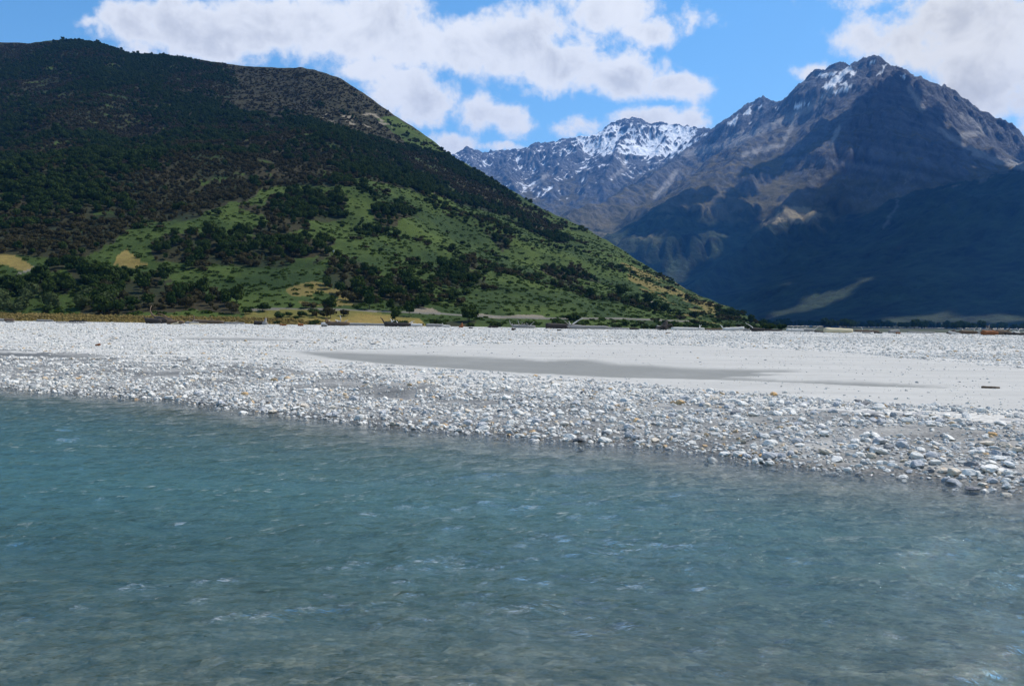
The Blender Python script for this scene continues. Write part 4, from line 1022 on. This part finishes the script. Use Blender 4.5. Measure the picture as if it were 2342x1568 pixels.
drift(12, 32, 190, 3.0, 'brown', 'short brown log near the left edge of the gravel', yaw=.2)
drift(14, 33, 166, 1.4, 'grey', 'thin grey stick lying in front of the short brown log', name='driftwood_stick')
drift(84, 122, 200, 2.0, 'grey', 'grey log below the yellow grass on the left', branches=2)
drift(130, 195, 172, 1.1, 'grey', 'long thin pale grey pole lying on the left gravel', yaw=.15, name='driftwood_stick')
drift(158, 200, 209, 1.6, 'dark', 'low dark log at the foot of the yellow grass')
drift(334, 368, 190, 5.2, 'dark', 'fat dark log at the left end of the big driftwood pile', roots=2)
drift(356, 390, 196, 6.5, 'dark', 'thick dark log with reddish bark in the middle of the big driftwood pile', yaw=.4, branches=2, twigs='brown')
drift(382, 420, 180, 4.2, 'brown', 'brown log at the right end of the big driftwood pile', branches=2)
drift(388, 410, 176, 1.5, 'cream', 'curved cream branch arching in front of the brown log', name='driftwood_branch', tilt=.35, bend=.25)
drift(424, 455, 196, 2.2, 'grey', 'thin grey log right of the big driftwood pile', branches=2)
drift(440, 512, 203, 4.0, 'brown', 'long brown log with an upright root below the dark trees', roots=3, branches=2)
drift(436, 470, 188, 1.3, 'cream', 'bent pale branch lying before the long brown log', name='driftwood_branch', bend=.2)
drift(512, 560, 207, 1.8, 'grey', 'low grey log left of the pale stump', branches=1)
drift(582, 604, 196, 4.0, 'dark', 'dark log lying against the pale rimmed stump')
stump(606, 195, 17, 15, 'grey', 'grey upright stump with roots beside the dark log')
drift(640, 655, 170, 1.6, 'rust', 'small rusty wood piece on the gravel right of the stump', name='driftwood_stick')
drift(682, 694, 172, 2.3, 'rust', 'rusty orange wood chunk on the gravel below the yellow grass', name='driftwood_stick')
drift(735, 748, 166, 1.3, 'dark', 'short dark stick on the gravel left of centre', name='driftwood_stick')
drift(735, 768, 206, 2.6, 'pale', 'white bleached log at the left of the root tangle', branches=3)
drift(750, 800, 198, 4.2, 'brown', 'root tangle with brown and bleached wood near the centre left', roots=4, branches=4, twigs='pale')
drift(785, 905, 207, 2.4, 'grey', 'very long thin grey log stretching left of centre', bend=.015)
drift(880, 940, 196, 4.2, 'dark', 'dark brown log with bleached tips left of centre', branches=3, twigs='pale', roots=2)
drift(925, 966, 205, 3.2, 'pale', 'bleached white log behind the dark brown log', branches=2)
drift(975, 1012, 206, 3.0, 'grey', 'pale grey log beneath the small green bushes')
drift(1012, 1030, 200, 2.2, 'pale', 'short bleached log just right of the pale grey log', branches=1)
stump(1055, 192, 12, 13, 'rust', 'small reddish stump at the gravel edge near the centre', 5)
drift(1072, 1082, 172, 1.2, 'dark', 'tiny dark stick in front of the reddish stump', name='driftwood_stick')
drift(1115, 1140, 196, 1.6, 'dark', 'thin dark stick right of the reddish stump', name='driftwood_stick')
drift(1172, 1225, 197, 3.2, 'grey', 'tangled grey branch pile at the centre of the gravel edge', roots=4, branches=7)
drift(1170, 1180, 140, 2.2, 'dark', 'small dark log lying alone on the white gravel near the centre', name='driftwood_stick')
drift(1274, 1284, 142, 1.3, 'dark', 'short dark stick lying on white gravel right of centre', name='driftwood_stick')
drift(1248, 1320, 198, 5.0, 'dark', 'long black log under the bushes right of centre', branches=2, twigs='pale', bend=.01)
drift(1300, 1392, 195, 3.6, 'grey', 'long grey split log continuing right from the black log', roots=4, bend=.012)
drift(1384, 1440, 203, 1.8, 'grey', 'low grey log between the split log and the black stump')
drift(1440, 1462, 194, 2.0, 'dark', 'flat dark log left of the black stump', name='driftwood_stick')
stump(1520, 186, 24, 30, 'dark', 'big black upright stump with a pointed top', 8)
drift(1500, 1524, 186, 3.6, 'grey', 'grey weathered log leaning on the black stump', tilt=-.25)
drift(1535, 1612, 198, 2.8, 'pale', 'bleached log stretching right from the black stump', branches=2)
drift(1522, 1535, 128, 1.0, 'brown', 'brown slanted stick lying on gravel below the black stump', yaw=.7, name='driftwood_stick')
drift(1612, 1668, 205, 1.8, 'brown', 'low brown log between the bleached logs', branches=2)
drift(1655, 1702, 192, 3.8, 'pale', 'thick white bleached log right of the black stump', tilt=.10, roots=1)
drift(1700, 1716, 194, 2.0, 'grey', 'forked grey branch beside the thick white log', branches=3, name='driftwood_branch')
drift(1720, 1750, 186, 3.4, 'dark', 'dark log with a white end near the tip of the hill', branches=1, twigs='pale')
drift(1750, 1790, 202, 1.8, 'dark', 'thin dark log at the tip of the green hill')
drift(1800, 1838, 198, 2.8, 'pale', 'bleached log right of the tip of the hill', branches=2)
drift(1828, 1862, 204, 3.2, 'grey', 'grey log with pale branches left of the cream log', branches=3, twigs='pale')
drift(1862, 1895, 192, 1.6, 'dark', 'thin dark pole touching the cream log', name='driftwood_stick')
drift(1886, 1950, 184, 4.6, 'cream', 'thick cream coloured barkless log on the gravel edge', bend=.01)
drift(1955, 2010, 206, 2.0, 'brown', 'low brown log right of the cream log', branches=3, twigs='pale')
drift(1972, 1992, 180, 1.3, 'grey', 'thin grey stick in front of the low brown log', name='driftwood_stick')
drift(2000, 2018, 178, 1.5, 'dark', 'short dark stick right of the thin grey stick', name='driftwood_stick')
drift(2034, 2058, 190, 3.4, 'grey', 'humped grey log midway between cream log and black roots', tilt=.15)
drift(2050, 2060, 170, 1.8, 'rust', 'small rusty wood chunk near the humped grey log', name='driftwood_stick')
drift(2075, 2140, 206, 1.7, 'grey', 'long low grey log on the right gravel edge', branches=2)
stump(2180, 188, 11, 24, 'dark', 'black root clump on the right gravel edge', 7)
drift(2170, 2200, 187, 1.8, 'pale', 'white branch lying across the black root clump', tilt=-.2, name='driftwood_branch')
drift(2196, 2236, 192, 3.6, 'brown', 'brown log between the black roots and the rusty log', branches=3, twigs='pale')
drift(2236, 2265, 204, 2.0, 'grey', 'low grey log behind the rusty log')
drift(2245, 2284, 166, 4.6, 'rust', 'rusty orange log lying in front on the right gravel edge', yaw=.12)
drift(2262, 2330, 190, 4.0, 'grey', 'long grey log slanting over the rusty log', tilt=-.10, roots=3)
drift(2276, 2312, 186, 4.6, 'brown', 'dark brown log beneath the slanting grey log', branches=2)
drift(2316, 2350, 184, 2.4, 'pale', 'bleached branch at the far right edge of the gravel', tilt=-.22, branches=3, name='driftwood_branch')
drift(2300, 2360, 180, 2.6, 'dark', 'dark log at the far right edge of the gravel', branches=3)
hx, hy = at_z(2270, 880, .5)
drift(2252, 2288, float(hy[0]), 2.0, 'brown', 'lone brown stick lying on the smooth grey sand', yaw=-.3, name='driftwood_stick')
hx, hy = at_z(228, 787, .55)
drift(220, 231, float(hy[0]), 2.6, 'rust', 'dark red wood chunk alone on the white gravel at left', tilt=.35, name='driftwood_stick')

# ------------------------------------------------------------------ small white things far off
m_wht, b = mat('white_paint'); b.out(principled(b, (.8, .8, .78), .6))
m_roof, b = mat('grey_roof'); b.out(principled(b, (.55, .55, .55), .6))
def box_mesh(name, sx_, sy_, sz_, m, z0=0.0, gable=0.0):
    V = [(-sx_, -sy_, z0), (sx_, -sy_, z0), (sx_, sy_, z0), (-sx_, sy_, z0), (-sx_, -sy_, z0 + sz_), (sx_, -sy_, z0 + sz_), (sx_, sy_, z0 + sz_), (-sx_, sy_, z0 + sz_)]
    Fc = [(0, 1, 5, 4), (1, 2, 6, 5), (2, 3, 7, 6), (3, 0, 4, 7), (4, 5, 6, 7), (3, 2, 1, 0)]
    if gable:
        V += [(-sx_, 0, z0 + sz_ + gable), (sx_, 0, z0 + sz_ + gable)]
        Fc = Fc[:4] + [(4, 5, 9, 8), (6, 7, 8, 9), (4, 8, 7), (5, 6, 9), (3, 2, 1, 0)]
    me = bpy.data.meshes.new(name); me.from_pydata(V, [], Fc); me.materials.append(m); me.update(); return me
for (px, py, lab) in ((753, 584.5, 'left one of the two small white specks on the hillside'), (764, 584.5, 'right one of the two small white specks on the hillside')):  # built as post and panel; what the two white specks are is unknown
    i = int(np.argmin((hpx - px) ** 2 + (hpy - py) ** 2)); p = (HX.ravel()[i], HD.ravel()[i], HZ.ravel()[i])
    place('marker_post', lab, 'marker', 'white specks on the hillside', p, 0, (1, 1, 1), [('post', box_mesh('post', .05, .05, 1.5, m_roof)), ('panel', box_mesh('panel', .30, .04, .6, m_wht, 1.5))])
p = at_d(1855, 727, 2150)[0]
place('farmhouse', 'tiny white farmhouse far off at the foot of the dark mountain', 'house', None, (p[0], p[1], .4), .3, (1, 1, 1), [('wall', box_mesh('wall', 3.2, 2.4, 2.6, m_wht)), ('roof', box_mesh('roof', 3.5, 2.7, .2, m_roof, 2.6, 1.5))])

name_all()
# ------------------------------------------------------------------ the air
hz = box_mesh('haze', 5600, 6200, 2130, None, -4.0)
hz.materials.clear()
m_hz = bpy.data.materials.new('haze'); m_hz.use_nodes = True; nt = m_hz.node_tree; nt.nodes.clear()
q = NB(nt); v = q.n('ShaderNodeVolumePrincipled', {'Color': (.09, .37, 1, 1), 'Density': 5e-5, 'Anisotropy': 0.2}); o_ = q.n('ShaderNodeOutputMaterial'); nt.links.new(v.outputs[0], o_.inputs['Volume'])
hz.materials.append(m_hz)
o = link(bpy.data.objects.new('haze', hz)); o.location = (1200, 5000, 0)
tag(o, kind='stuff')
